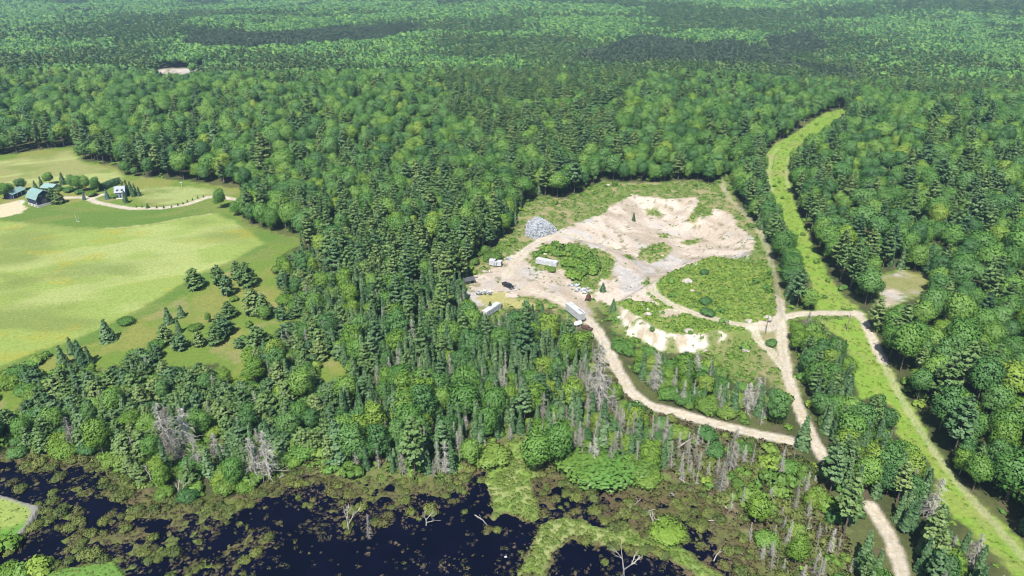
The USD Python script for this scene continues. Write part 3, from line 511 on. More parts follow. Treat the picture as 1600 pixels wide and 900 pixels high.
# ------------------------------------------------------------------ plants that stand alone: kind, foot and apparent height in the photograph, label, shape, width
SOLO = [
 ('bushpine',305,450,27,'lone round dark pine at the lower right edge of the hay field',1,1.2), ('openspruce',169,532,30,'lone dark spruce in the pasture below the hay field',0,1.1), ('shrub',197,506,12,'dark shrub above a patch of grey dead brush in the pasture',1,1.2),
 ('openspruce',264,505,24,'left larger one of two small spruces in the middle of the pasture',1,1.1), ('openspruce',284,495,18,'right smaller one of two small spruces in the middle of the pasture',0,1.1), ('openspruce',280,520,23,'slender spruce just below the pair of small spruces',1,.8),
 ('bushpine',343,444,26,'leftmost pine of the clump right of the lone round pine',0,.95), ('bushpine',356,460,26,'lowest pine of the clump right of the lone round pine',2,.9), ('bushpine',386,446,32,'rightmost broad pine of the clump right of the lone round pine',1,1.1), ('bushpine',371,437,26,'thin topped pine at the back of the clump',0,.7), ('shrub',366,470,10,'small shrub below the clump of pines',0), 
 ('openspruce',100,572,29,'leftmost of the dark spruces at the hay field lower corner',0,.85), ('openspruce',113,553,24,'uppermost of the dark spruces at the hay field lower corner',1,.9), ('openspruce',129,571,36,'tallest of the dark spruces at the hay field lower corner',0,.85), ('openspruce',141,569,26,'rightmost of the dark spruces at the hay field lower corner',1,.8),
 ('broad',326,504,16,'thin leafed sapling left of the round pasture pine',0,.8), ('bushpine',358,495,22,'round low pine in the open pasture below the clump',1,1.2), ('bushpine',345,512,20,'small pine right of the thin sapling',0), ('bushpine',352,523,24,'broad pine below the small pasture pine',2,1.1), ('bushpine',338,536,26,'dark pine left of a bare grass pocket',1,1.1), ('shrub',389,510,7,'tiny shrub alone on the grass of the pasture',0), ('bushpine',374,543,14,'small pine in the bare grass pocket',2,1.1), ('shrub',380,532,8,'tiny shrub beside the small pine in the grass pocket',2),
 ('bushpine',398,489,34,'large pine at the left of the group in the right pasture',0), ('bushpine',413,494,32,'brownish pine in the middle of the group in the right pasture',1,.9), ('broad',415,500,22,'bright round tree in front of the group in the right pasture',0,1.1), ('bushpine',441,499,20,'small pine right of the group in the right pasture',2), ('bushpine',455,498,14,'smallest pine right of the group in the right pasture',0), ('bushpine',470,493,28,'broad pine at the right end of the pasture',1,1.1),
 ('bushpine',259,535,25,'round pine left of the bright pasture glade',1,1.1), ('bushpine',283,545,20,'dark low pine below the slender spruce',2,1.1), ('bushpine',312,540,20,'pine between the slender spruce and the grass pocket',0), ('shrub',305,515,12,'pale leafy shrub between the spruces and the thin sapling',0,1.2), ('bushpine',440,544,28,'pine at the left edge of the right pasture wood',1), ('bushpine',405,545,32,'broad tiered pine below the bare grass pocket',0,1.1),
 ('shrub',60,566,9,'low shrub in the hedge line left of the dark spruces',0,1.3), ('shrub',50,572,9,'low dark shrub at the left end of the hedge line',2,1.2), ('shrub',68,560,8,'low shrub at the right end of the hedge line',1,1.2),
 # the farmyard
 ('broad',8,311,22,'broad dark tree at the left edge behind the long shed',3,1.3), ('broad',18,306,16,'low dark tree left of the long shed',4,1.2), ('broad',35,298,17,'round dark tree behind the long shed',2,1.1), ('openspruce',56,296,12,'small spruce behind the barn roof',0,.9), ('openspruce',66,293,15,'pointed spruce behind the teal roofed house',1,.8), ('broad',78,288,17,'broad dark tree behind the teal roofed house',3,1.2), ('openspruce',99,288,16,'pointed spruce right of the teal roofed house',0,.9),
 ('bushpine',84,318,20,'left one of two conifers at the right wall of the barn',0,.85), ('bushpine',93,318,18,'right one of two conifers at the right wall of the barn',1,1.0), ('broad',115,297,22,'leftmost tall tree of the farm row',2,.8), ('broad',124,300,24,'middle tall tree of the farm row',3,.9), ('broad',135,298,22,'rightmost tall tree of the farm row',0,1.0), ('shrub',108,300,9,'round dark shrub left of the farm row',2,1.1), ('shrub',124,303,8,'round shrub in front of the farm row',2,1), ('shrub',90,298,8,'dark shrub beside the teal roofed house',2,1.2),
 ('blue',132,312,12,'small blue spruce beside the drive below the farm row',0,.8), ('shrub',144,306,10,'pale round shrub where the drive forks',0,1.2), ('broad',152,300,22,'dark tree at the left end of the clipped hedge',3,.9), ('blue',168,311,14,'blue spruce on the lawn left of the white house',0,.9), ('spruce',197,317,17,'dark spruce at the front right corner of the white house',2,1.4), ('shrub',181,309,8,'round shrub at the left wall of the white house',1,1), 
 ('openspruce',194,303,19,'leftmost spruce of the cluster behind the white house',0,.7), ('openspruce',200,303,20,'second spruce of the cluster behind the white house',1,.7), ('openspruce',206,304,19,'middle spruce of the cluster behind the white house',0,.7), ('openspruce',212,305,17,'fourth spruce of the cluster behind the white house',1,.75), ('openspruce',218,306,13,'rightmost small spruce of the cluster behind the white house',0,.8), ('openspruce',209,307,12,'low spruce at the front of the cluster behind the white house',1,1),
 ('broad',197,273,20,'dark tree at the corner of the back meadow',3,1.2), ('broad',212,275,13,'brownish small tree on the back meadow beside the wood',2,1.1), ('broad',346,325,30,'dark tree at the right end of the farm drive',3,.9), ('broad',368,337,22,'tree at the meadow edge below the end of the drive',0), 
 # the gravel pit
 ('openspruce',990,345,13,'lone dark bush on the pale slope of the gravel pit',0,.75), ('openspruce',958,486,20,'small dark spruce right of the scrap heap',1,1.0), ('openspruce',766,487,17,'small spruce beside the narrow trailer',0,1.0), ('openspruce',930,415,16,'dark spruce at the right end of the shrub mound',1,.9), ('openspruce',942,455,14,'dark shrubby spruce between the scrap heap and the pit floor',0,1.2),
 ('shrub',1105,492,13,'round dark shrub on the lower green mound',2,1.2), ('shrub',1102,474,13,'dark shrub in the middle of the green mound',2,1), ('shrub',1125,488,8,'small dark shrub right of the round one on the green mound',2), ('shrub',1050,442,9,'dark shrub at the upper left of the green mound',2), ('shrub',1100,428,10,'dark shrub at the top of the green mound',2), ('shrub',1049,465,7,'small dark shrub at the left side of the green mound',2), ('shrub',1130,505,8,'small dark shrub near the two track road on the green mound',2), ('shrub',1180,443,9,'dark shrub at the right side of the green mound',2), ('shrub',1018,555,12,'low dark shrub at the foot of the sand bank',2), ('shrub',1019,516,6,'little dark shrub on the sand bank rim',2),
 ('shrub',770,405,18,'bright round shrub behind the short storage trailer',0,1.2), ('shrub',738,412,16,'bright shrub at the left edge above the gravel yard',0,1.2), ('broad',758,400,18,'bright green low tree above the gravel yard',0,1.2), ('shrub',862,424,10,'light green shrub below the long trailer on the knoll',0,1.1), ('shrub',1165,545,10,'grey green shrub at the right end of the sand bank',2), ('shrub',1205,540,12,'dark shrub in the fork of the two track road',2),
 ('dead',1258,520,32,'grey dead top beside the wooded island at the track crossing',2,1.2), ('spruce',1316,560,28,'slim spruce at the edge of the wooded island and the strip',0,1.0), ('spruce',1253,700,48,'tall dark spruce where the two roads meet',2,1.1), ('broad',1262,484,34,'round green tree above the T junction track',0,1.0), ('pine',1365,520,50,'big tiered pine overhanging the strip below the T junction',1,1.0),
 # the pond
 ('fork',975,915,52,'bare white forked snag in the dark pool at the bottom edge',3,1.4), ('fork',545,828,40,'white dead tree in the marsh left of the tall snag',2), ('dead',577,842,36,'thin white snag at the open water edge left of centre',3), ('fork',666,822,26,'small white dead tree in the marsh right of the thin snag',2,1.3), ('fork',237,752,30,'white dead tree on the marsh right of the open water',2), ('fork',282,776,26,'low grey dead tree near the shore',2,1.3), ('fork',1020,826,30,'cluster of white dead stems left of the round lime bush',2), ('dead',118,702,44,'white dead spruce on the left shore',0,1.3), ('dead',275,722,78,'tallest white dead spruce of the left shore group',1,1.3), ('dead',262,700,62,'white dead spruce behind the tallest of the left shore group',0,1.5), ('dead',290,705,60,'right white dead spruce of the left shore group',2,1.3), ('dead',402,752,60,'left white dead spruce of the middle shore pair',1,1.6), ('dead',422,748,66,'right white dead spruce of the middle shore pair',0,1.4), ('dead',312,735,50,'grey dead tree right of the left shore group',1,1.3), ('dead',342,718,36,'small grey dead tree on the shore between two groups',2,1.3),
 ('spruce',330,748,46,'dark grey spruce standing on the shore beside dead trees',3,1.3), ('spruce',530,722,62,'large dark spruce at the shore left of centre',2,1.3), ('dead',1140,735,60,'leaning grey dead tangle in the brown brush',1,1.2), ('dead',1125,770,44,'grey dead tree left of the leaning tangle',0,1.2), ('dead',1450,815,60,'white dead spruce beside the cleared strip at lower right',1,1.5), ('dead',1516,890,46,'white dead tree beside the cleared strip near the bottom edge',0,1.5), ('dead',935,640,100,'very tall grey dead spruce beside the access road',1,1.5), ('dead',1085,590,40,'grey dead spruce below the sand bank',0,1.4), ('dead',1022,610,58,'tall grey dead spruce in the young wood beside the access road',1,1.4), ('dead',1165,645,44,'left grey dead spruce near the lower bend of the access road',0,1.5), ('dead',1180,640,48,'right grey dead spruce near the lower bend of the access road',1,1.4),
 ('shrub',1041,835,18,'round lime green bush standing in the dark marsh',3,1.5), ('shrub',62,893,12,'pale leafy bush between the lawn point and the bottom lawn',3,1.2), ('shrub',12,897,13,'pale leafy bush at the bottom left corner',3,1.3), ('shrub',8,858,11,'pale leafy bush at the tip of the lawn point',3,1.4), ('shrub',36,897,11,'reddish dark bush between two pale bushes at the bottom left',2,1.1), ('broad',838,735,58,'green broadleaf tree at the head of the sedge tongue',0,1.0), ('broad',872,728,66,'dark broadleaf tree beside the sedge tongue',3,.9), ('broad',735,728,40,'bright green tree on the shore left of the creek mouth',0,1.0), ('shrub',770,722,26,'bright shrub at the creek mouth',0,1.4), ('shrub',912,738,30,'bright leafy thicket on the shore right of the dark trees',0,1.9), ('shrub',945,742,28,'bright leafy thicket beside the dark marsh',1,1.9), ('shrub',1000,735,30,'bright green bush column in the brown brush',0,1.3), ('shrub',1010,752,20,'low bright bush at the edge of the dark marsh',0,1.5),
]
def gp(u, v):
    p = unproject([(u, v)], height)[0]; return np.array([p[0], p[1], float(height(p[:1], p[1:])[0])])
def tall(p, hpx):
    """Real height of something at p that looks hpx photo pixels tall."""
    d = math.sqrt(p[0] ** 2 + p[1] ** 2 + (CAM_H - p[2]) ** 2); return hpx * d / FPX / math.cos(math.asin((CAM_H - p[2]) / d))
SOLO_AT = [gp(s[1], s[2]) for s in SOLO]
# ------------------------------------------------------------------ where the woods stand: (outline, mix of kinds, heights as a factor, spacing factor, words for the place)
def Z(words, mix, hf, sp, *px): return dict(words=words, mix=mix, hf=hf, sp=sp, poly=W(*px) if px else None)
ZONES = [
    Z('in the planted pine block on the far plain', dict(plantation=1), (.9, 1.05), .9, (285,84),(300,62),(420,66),(520,56),(650,48),(660,58),(600,74),(470,84),(380,90)),
    Z('in the planted pine block on the far plain', dict(plantation=1), (.9, 1.05), .9, (895,112),(905,100),(960,84),(1000,66),(1090,82),(1140,78),(1210,95),(1240,118),(1330,128),(1345,148),(1290,140),(1200,122),(1060,118),(960,118)),
    Z('in the planted pine block on the far plain', dict(plantation=1), (.9, 1.05), .9, (1190,72),(1260,62),(1300,88),(1240,110),(1200,95)),
    Z('in the swampy spruce stand left of the access road', dict(spruce=.50, dead=.13, broad=.14, lime=.09, pine=.09, shrub=.05), (.42, .95), .74, (560,480),(640,450),(700,440),(735,470),(800,495),(870,510),(905,560),(880,620),(830,690),(765,760),(640,780),(560,770),(495,740),(540,620)),
    Z('in the dying swamp below the white trailers', dict(dead=.52, spruce=.20, thicket=.20, lime=.08), (.4, 1.0), .66, (845,515),(905,540),(955,572),(985,626),(1050,655),(1058,745),(900,736),(842,728),(832,690),(815,620)),
    Z('in the brown brush beside the pond', dict(dead=.52, shrub=.22, thicket=.18, lime=.08), (.3, .7), 2.0, (1050,652),(1130,672),(1235,696),(1290,760),(1330,850),(1340,980),(1190,980),(1160,830),(1110,778),(1050,750)),
    Z('in the young wood between the access road and the sand bank', dict(spruce=.30, lime=.14, broad=.13, thicket=.28, dead=.15), (.45, .85), .72, (940,470),(985,530),(1040,550),(1128,570),(1190,590),(1250,655),(1235,690),(1120,658),(1060,640),(1010,625),(968,575),(945,520)),
    Z('in the rough pasture below the hay field', dict(bushpine=.50, shrub=.06, thicket=.26, lime=.05, broad=.05, spruce=.09, dead=.03), (.45, .85), .68, (-100,560),(0,560),(240,540),(420,395),(480,385),(560,470),(575,560),(540,640),(505,730),(420,790),(330,830),(180,780),(172,735),(0,725),(-200,725)),
    Z('in the wooded island between the track and the cleared strip', dict(spruce=.34, pine=.2, broad=.26, lime=.2), (.55, .8), .75, (1236,500),(1300,515),(1340,560),(1345,640),(1300,660),(1265,650),(1240,590)),
    Z('in the low wood along the left side of the cleared strip', dict(lime=.20, broad=.32, spruce=.27, pine=.08, thicket=.06, dead=.07), (.55, .85), .72, (1262,640),(1345,640),(1410,680),(1480,760),(1600,900),(1680,1000),(1330,1000),(1340,860),(1290,740)),
    Z('in the evergreen belt between the gravel pit and the cleared strip', dict(spruce=.30, pine=.32, broad=.38), (.7, .95), .80, (1140,280),(1200,228),(1200,300),(1240,400),(1282,485),(1228,485),(1212,400),(1150,310)),
    Z('in the mixed wood between the pasture and the gravel pit', dict(broad=.36, lime=.10, pine=.26, spruce=.24, dead=.04), (.55, .95), .80, (380,300),(700,220),(850,240),(850,310),(735,425),(730,445),(640,450),(560,480),(480,385),(400,330)),
    Z('on the pine covered rise behind the gravel pit', dict(pine=.58, broad=.27, lime=.05, spruce=.08, dead=.02), (.8, 1.05), .9, (690,90),(1010,110),(960,225),(860,300),(700,235)),
    Z('in the forest right of the cleared strip', dict(broad=.66, lime=.14, pine=.17, spruce=.03), (.55, 1.12), 1.10, (1335,178),(1700,175),(1800,1000),(1680,1000),(1480,745),(1350,490),(1240,320),(1230,240),(1300,195)),
    Z('on the broadleaf hillside left of the pine covered rise', dict(broad=.76, lime=.12, pine=.10, dead=.02), (.55, 1.14), 1.10, (-100,235),(-100,100),(700,95),(700,225),(385,300),(180,260),(118,228)),
    Z('in the broadleaf wood behind the gravel pit', dict(broad=.78, lime=.10, pine=.12), (.55, 1.14), 1.10, (860,300),(950,220),(1010,115),(1320,130),(1316,172),(1200,226),(1140,278),(1000,284),(905,300)),
]
DEFAULT = Z('in the far forest', dict(broad=.60, pine=.33, lime=.07), (.75, 1.05), 1.0)
CLEAR = [MEADOW, HAY, BACKFIELD, STRIP, QUARRY, LAWN1, LAWN2] + POCKETS + FARGAPS
PXSPARSE = W((1128,560),(1215,560),(1255,655),(1235,640),(1190,588))
def zone_of(x, y):
    z = np.full(x.shape, len(ZONES))
    for i in range(len(ZONES) - 1, -1, -1): z[poly_sd(ZONES[i]['poly'], x, y, 5) > 0] = i
    return z
def covers(x, y, z, h):
    """The ground point that a point h above (x, y) stands in front of."""
    zz = z + h; zg = z
    for _ in range(2):
        k = (CAM_H - zg) / np.maximum(CAM_H - zz, 5); X, Y = x * k, y * k; zg = h0(X, Y)
    return X, Y
def clearing(x, y):
    s = np.full(x.shape, -30.0)
    rag = (1 - smooth(196, 246, y)) * (x < -40) * np.clip((nz(x, y, 12, 77) - .40) * 80, 0, 18)       # the pasture is broken up by young growth along its lower side
    for p in CLEAR: s = np.maximum(s, poly_sd(p, x, y) - (rag if p is MEADOW else 0) + (1.6 if p is STRIP else 0))
    for i in (0, 1, 2): s = np.maximum(s, -line_d(ROADS[i], x, y) + 1.8)
    return s
def water_sd(x, y): return poly_sd(MARSH, x, y)

def veils():
    """Ground points that lie behind the lone plants, as seen from the drone: nothing else should grow in front of those plants."""
    out = []
    for s, p in zip(SOLO, SOLO_AT):
        h = tall(p, s[3]); n = max(2, int(h / 1.5))
        for t in range(n + 1):
            q = covers(p[0:1], p[1:2], p[2:3], h * .95 * t / n); out.append((q[0][0], q[1][0]))
    return np.array(out)
from scipy.spatial import cKDTree
VEIL = cKDTree(veils())
def candidates(y0, y1, step, seed):
    rng = np.random.default_rng(seed); a = np.arange(-2600, 2600, step); b = np.arange(y0, y1, step); X, Y = np.meshgrid(a, b)
    w = .80 * (np.hypot(Y, 110) + 10); k = np.abs(X) < w + 8
    X, Y = X[k], Y[k]; return X + rng.uniform(-.5, .5, X.shape) * step, Y + rng.uniform(-.5, .5, Y.shape) * step, rng
KINDS = ['broad', 'lime', 'pine', 'bushpine', 'spruce', 'dead', 'shrub', 'plantation', 'thicket']
REALNAME = dict(broad='broadleaf_tree', lime='broadleaf_tree', pine='white_pine', bushpine='young_pine', spruce='spruce_tree', openspruce='spruce_tree', blue='blue_spruce', dead='dead_tree', fork='dead_tree', shrub='shrub', thicket='shrub')
def choose(zone, rng, x, y):
    kind = np.zeros(len(zone), int); hf = np.zeros(len(zone)); sp = np.zeros(len(zone))
    drift = nz(x, y, 38, 81) * 2 - 1
    for i, zd in enumerate(ZONES + [DEFAULT]):
        m = zone == i
        if not m.any(): continue
        p = np.zeros((int(m.sum()), len(KINDS)))
        for k, wgt in zd['mix'].items(): p[:, KINDS.index(k)] = wgt
        dr = drift[m]; p[:, 2] *= np.exp(2.6 * dr); p[:, 4] *= np.exp(1.6 * dr); p[:, 0] *= np.exp(-1.0 * dr); p[:, 5] *= np.exp(2.0 * (nz(x[m], y[m], 16, 83) * 2 - 1))
        c = np.cumsum(p / p.sum(1, keepdims=True), 1); kind[m] = (rng.random((len(c), 1)) > c).sum(1).clip(0, len(KINDS) - 1)
        hf[m] = rng.uniform(zd['hf'][0], zd['hf'][1], int(m.sum())); sp[m] = zd['sp']
    return kind, hf, sp
TREES = []                                                     # (kind, shape, x, y, z, height, zone)
def grow(y0, y1, step, seed, limit):
    X, Y, rng = candidates(y0, y1, step, seed)
    zn = zone_of(X, Y); kd, hf, sp = choose(zn, rng, X, Y)
    Zg = height(X, Y)
    edge = (clearing(X, Y) > -13) & (rng.random(len(X)) < .7); zl = np.where(edge, 0, zn); fam_of = lambda k, z: FAM[('low' if z < 11 and k <= 1 else '') + KINDS[k]]
    keys = np.array([fam_of(k, z)[int(r * len(fam_of(k, z)))] for k, z, r in zip(kd, zl, rng.random(len(kd)))])
    H = np.array([SHAPE[k]['H'] for k in keys]) * hf; R = np.array([SHAPE[k]['R'] for k in keys]) * hf
    isbush = (kd == KINDS.index('shrub')) | (kd == KINDS.index('thicket'))
    H = np.where(isbush, np.array([SHAPE[k]['H'] for k in keys]) * np.where(kd == 8, rng.uniform(.7, 1.35, len(kd)), rng.uniform(.9, 1.9, len(kd))), H); R = np.where(kd == 6, R * 1.7, R)
    wide = np.where((kd <= 1) & (zn >= 11), rng.uniform(.78, 1.22, len(X)), rng.uniform(.9, 1.12, len(X))); R = R * wide
    ok = clearing(X, Y) < -.25 * R
    for f, tol in ((.35, .2), (.65, .4), (.88, .8)):
        CX, CY = covers(X, Y, Zg, H * f); ok &= clearing(CX, CY) < tol; ok &= VEIL.query(np.column_stack([CX, CY]))[0] > .75 * R * (1.2 - .5 * f)
        for sgn in (-1, 1):
            ok &= clearing(CX + sgn * R * .6 * (1.15 - f), CY) < tol + .8
    sd = water_sd(X, Y); ok &= sd < np.where((kd == 5) | isbush, 1.0, -1.5)
    order = rng.permutation(len(X)); cell = {}; out = []
    for i in order:
        if not ok[i]: continue
        r = R[i] * sp[i] * .86; cx, cy = int(X[i] // 6), int(Y[i] // 6); bad = False
        for a in (-1, 0, 1):
            for b in (-1, 0, 1):
                for (qx, qy, qr) in cell.get((cx + a, cy + b), ()):
                    if (X[i] - qx) ** 2 + (Y[i] - qy) ** 2 < max(.75 * (r + qr), 1.0) ** 2: bad = True; break
                if bad: break
            if bad: break
        if bad: continue
        cell.setdefault((cx, cy), []).append((X[i], Y[i], r)); TREES.append((KINDS[kd[i]], keys[i], X[i], Y[i], Zg[i], H[i], int(zn[i]), float(wide[i])))
grow(96, 470, 2.3, 101, 0); grow(470, 720, 3.6, 102, 0)
# far woods: coarser copies
def far(y0, y1, step, seed):
    X, Y, rng = candidates(y0, y1, step, seed); Zg = h0(X, Y); u, v, _ = project(X, Y, Zg + 12)
    k = (u > -50) & (u < 1650) & (v > -45); X, Y, Zg = X[k], Y[k], Zg[k]
    zn = zone_of(X, Y); pl = np.array([z < len(ZONES) and 'plantation' in ZONES[z]['mix'] for z in zn])
    d = nz(X, Y, 170, 85) * .75 + nz(X, Y, 50, 87) * .25; pine_ = (d + rng.normal(0, .035, len(d)) > np.interp(Y, [720, 1100, 1500, 2300], [.46, .49, .53, .55])) & ~pl
    gap = far_gap(X, Y)
    return X, Y, Zg, pl, pine_, rng, gap
def far_gap(x, y):
    s = np.full(x.shape, -30.0); z = h0(x, y)
    for p in FARGAPS:
        for h in (0, 7, 12): X, Y = covers(x, y, z, h); s = np.maximum(s, poly_sd(p, X, Y))
    return s > 0
for (y0, y1, st, sd_) in ((720, 1000, 6.0, 111), (1000, 1500, 7.0, 112), (1500, 2300, 8.5, 113), (2300, 3400, 11.0, 114)):
    X, Y, Zg, pl, pn, rng, gap = far(y0, y1, st, sd_); big = st / 6.8
    for nm, keys, m in (('far_broadleaf_forest', FAM['farbroad'], ~pn & ~pl & ~gap), ('far_pine_forest', FAM['farpine'], pn & ~gap)):
        n = int(m.sum())
        if nm == 'far_broadleaf_forest': tone = nz(X[m], Y[m], 70, 89); idx = np.clip((tone * 1.5 + rng.random(n) * .8 - .55) * 4, 0, 3.99).astype(int) if n else []; idx = np.where(rng.random(n) < .6, idx, rng.integers(0, 3, n))
        else: idx = rng.integers(0, 3, n)
        s = rng.uniform(.75, 1.12, n); sc = np.column_stack([s * (1 + (big - 1) * .75), s * (1 + (big - 1) * .75), s])
        scatter(nm, keys, np.column_stack([X[m], Y[m], Zg[m] - .3]), idx, rng.uniform(0, 6.28, n), sc)
    if pl.any():
        PX, PY, rp = candidates(y0, y1, 4.2, sd_ + 50); zn = zone_of(PX, PY); q = np.isin(zn, [0, 1, 2]); PX, PY = PX[q], PY[q]
        u, v, _ = project(PX, PY, h0(PX, PY) + 15); q = (u > -50) & (u < 1650); PX, PY = PX[q], PY[q]; n = len(PX)
        scatter('planted_pine_block', FAM['plantation'], np.column_stack([PX, PY, h0(PX, PY) - .2]), np.zeros(n, int), rp.uniform(0, 6.28, n), rp.uniform(.78, 1.08, n))
# ------------------------------------------------------------------ nearest trees as single objects, the rest of each kind as one mass
TX = np.array([t[2] for t in TREES]); TY = np.array([t[3] for t in TREES]); TZ = np.array([t[4] for t in TREES]); TH = np.array([t[5] for t in TREES])
tu, tv, td = project(TX, TY, TZ + TH * .7)
TK = np.array([REALNAME.get(t[0], 'planted_pine') for t in TREES])
infr = (tu > 4) & (tu < 1596) & (tv > 4) & (tv < 896)
single = np.zeros(len(TREES), bool)
LIMIT = dict(broadleaf_tree=270, white_pine=240, young_pine=190, spruce_tree=240, dead_tree=230, shrub=150)
for nme, lim in LIMIT.items():
    m = np.where((TK == nme) & infr)[0]; single[m[np.argsort(-(TH[m] / td[m]))][:lim]] = True
for nme, masskey in (('broadleaf_tree', 'broadleaf_wood'), ('white_pine', 'white_pine_wood'), ('young_pine', 'young_pine_wood'), ('spruce_tree', 'spruce_wood'), ('dead_tree', 'dead_wood'), ('shrub', 'shrubbery'), ('planted_pine', 'planted_pine_block')):
    m = np.where((TK == nme) & ~single)[0]
    if not len(m): continue
    keys = sorted({TREES[i][1] for i in m}); rng = np.random.default_rng(len(m))
    scatter(masskey, keys, np.column_stack([TX[m], TY[m], TZ[m] - .1]), [keys.index(TREES[i][1]) for i in m], rng.uniform(0, 6.28, len(m)), [np.array([TREES[i][7], TREES[i][7], 1]) * TH[i] / SHAPE[TREES[i][1]]['H'] for i in m])
LAND = [('the black pickup',794,447),('the long trailer on the knoll',853,414),('the short storage trailer',772,414),('the narrow trailer',770,490),('the semi trailer',895,490),('the stone heap',845,360),('the rusty machine',917,466),('the lone slope bush',990,342),('the T junction',1345,490),('the track crossing',1222,500),('the sand bank',1050,540),('the barn',60,320),('the white house',190,308),('the farm drive end',365,312),('the hay field tip',412,382),('the lone round pine',305,448),('the lone pasture spruce',168,532),('the small wood glade',510,580),('the upper road bend',950,545),('the access road middle',1060,645),('the road fork',1245,692),('the lowest road piece',1400,860),('the strip crest end',1318,172),('the upper strip bend',1205,240),('the pale right glade',1405,455),('the creek mouth',745,735),('the tongue of green sedge',810,710),('the forked white snag',975,890),('the lower strip end',1585,880),('the left pond shore',20,700),('the back pit rim',1000,300),('the right pit rim',1180,375),('the back meadow corner',118,232),('the narrow wood glade',522,350),('the fallen pale trunk',1070,695),('the dark marsh',1000,790),('the marsh lime bush',1041,833),('the left dead shore group',272,700),('the middle dead shore pair',412,745),('the tall roadside snag',935,635),('the upper strip middle',1265,410),('the lower strip middle',1360,590),('the right meadow corner',478,378),('the lower left glade',25,620)]
LP = W(*[(u, v) for _, u, v in LAND]); LOOK = dict(lime='bright yellow green tree', pine='olive tiered white pine', bushpine='dark bushy young pine', spruce='narrow dark spruce', dead='bare grey dead conifer', shrub='bright green shrub', thicket='big leafy shrub', plantation='dark planted pine')
MATOF = {k: str(UsdShade.MaterialBindingAPI(stage.GetPrimAtPath(SHAPE[k]['path']).GetChild('crown')).GetDirectBindingRel().GetTargets()[0]) for k in SHAPE if stage.GetPrimAtPath(SHAPE[k]['path']).GetChild('crown')}
ORD = ['nearest', 'second nearest', 'third nearest', 'fourth nearest', 'fifth nearest', 'sixth nearest', 'seventh nearest', 'eighth nearest', 'ninth nearest', 'tenth nearest', 'eleventh nearest', 'twelfth nearest', 'thirteenth nearest', 'fourteenth nearest', 'fifteenth nearest', 'sixteenth nearest']
rows = {}
for i in np.where(single)[0]:
    kind, key, x, y, z, h, zn, wd = TREES[i]; dd = np.hypot(LP[:, 0] - x, LP[:, 1] - y); j = int(np.argmin(dd)); L0 = LP[j]; f_ = L0 / np.linalg.norm(L0); dx, dy = x - L0[0], y - L0[1]
    along, side = dx * f_[0] + dy * f_[1], dx * f_[1] - dy * f_[0]
    rel = ('behind' if along > 0 else 'in front of') if abs(along) > abs(side) else ('right of' if side > 0 else 'left of')
    size = 'tall ' if h > SHAPE[key]['H'] * .92 else 'low ' if h < SHAPE[key]['H'] * .66 else ''
    look = size + (LOOK.get(kind) or ('deep green round tree' if 'deep' in MATOF[key] else 'mid green round tree'))
    rows.setdefault((look, rel, j), []).append((dd[j], i))
LABEL = {}
for (look, rel, j), l in rows.items():
    for n_, (_, i) in enumerate(sorted(l)): LABEL[i] = (f'{ORD[n_]} {look} {rel} {LAND[j][0]}' if n_ < len(ORD) else f'{look} far {rel} {LAND[j][0]}', f'trees {rel} {LAND[j][0]}')
for i in sorted(LABEL):
    kind, key, x, y, z, h, zn, wd = TREES[i]; cat = dict(broadleaf_tree='tree', white_pine='pine', young_pine='pine', spruce_tree='spruce', dead_tree='dead tree', shrub='shrub')[REALNAME[kind]]
    plant(REALNAME[kind], key, float(x), float(y), float(h), LABEL[i][0], cat, LABEL[i][1], z=float(z), wide=wd)
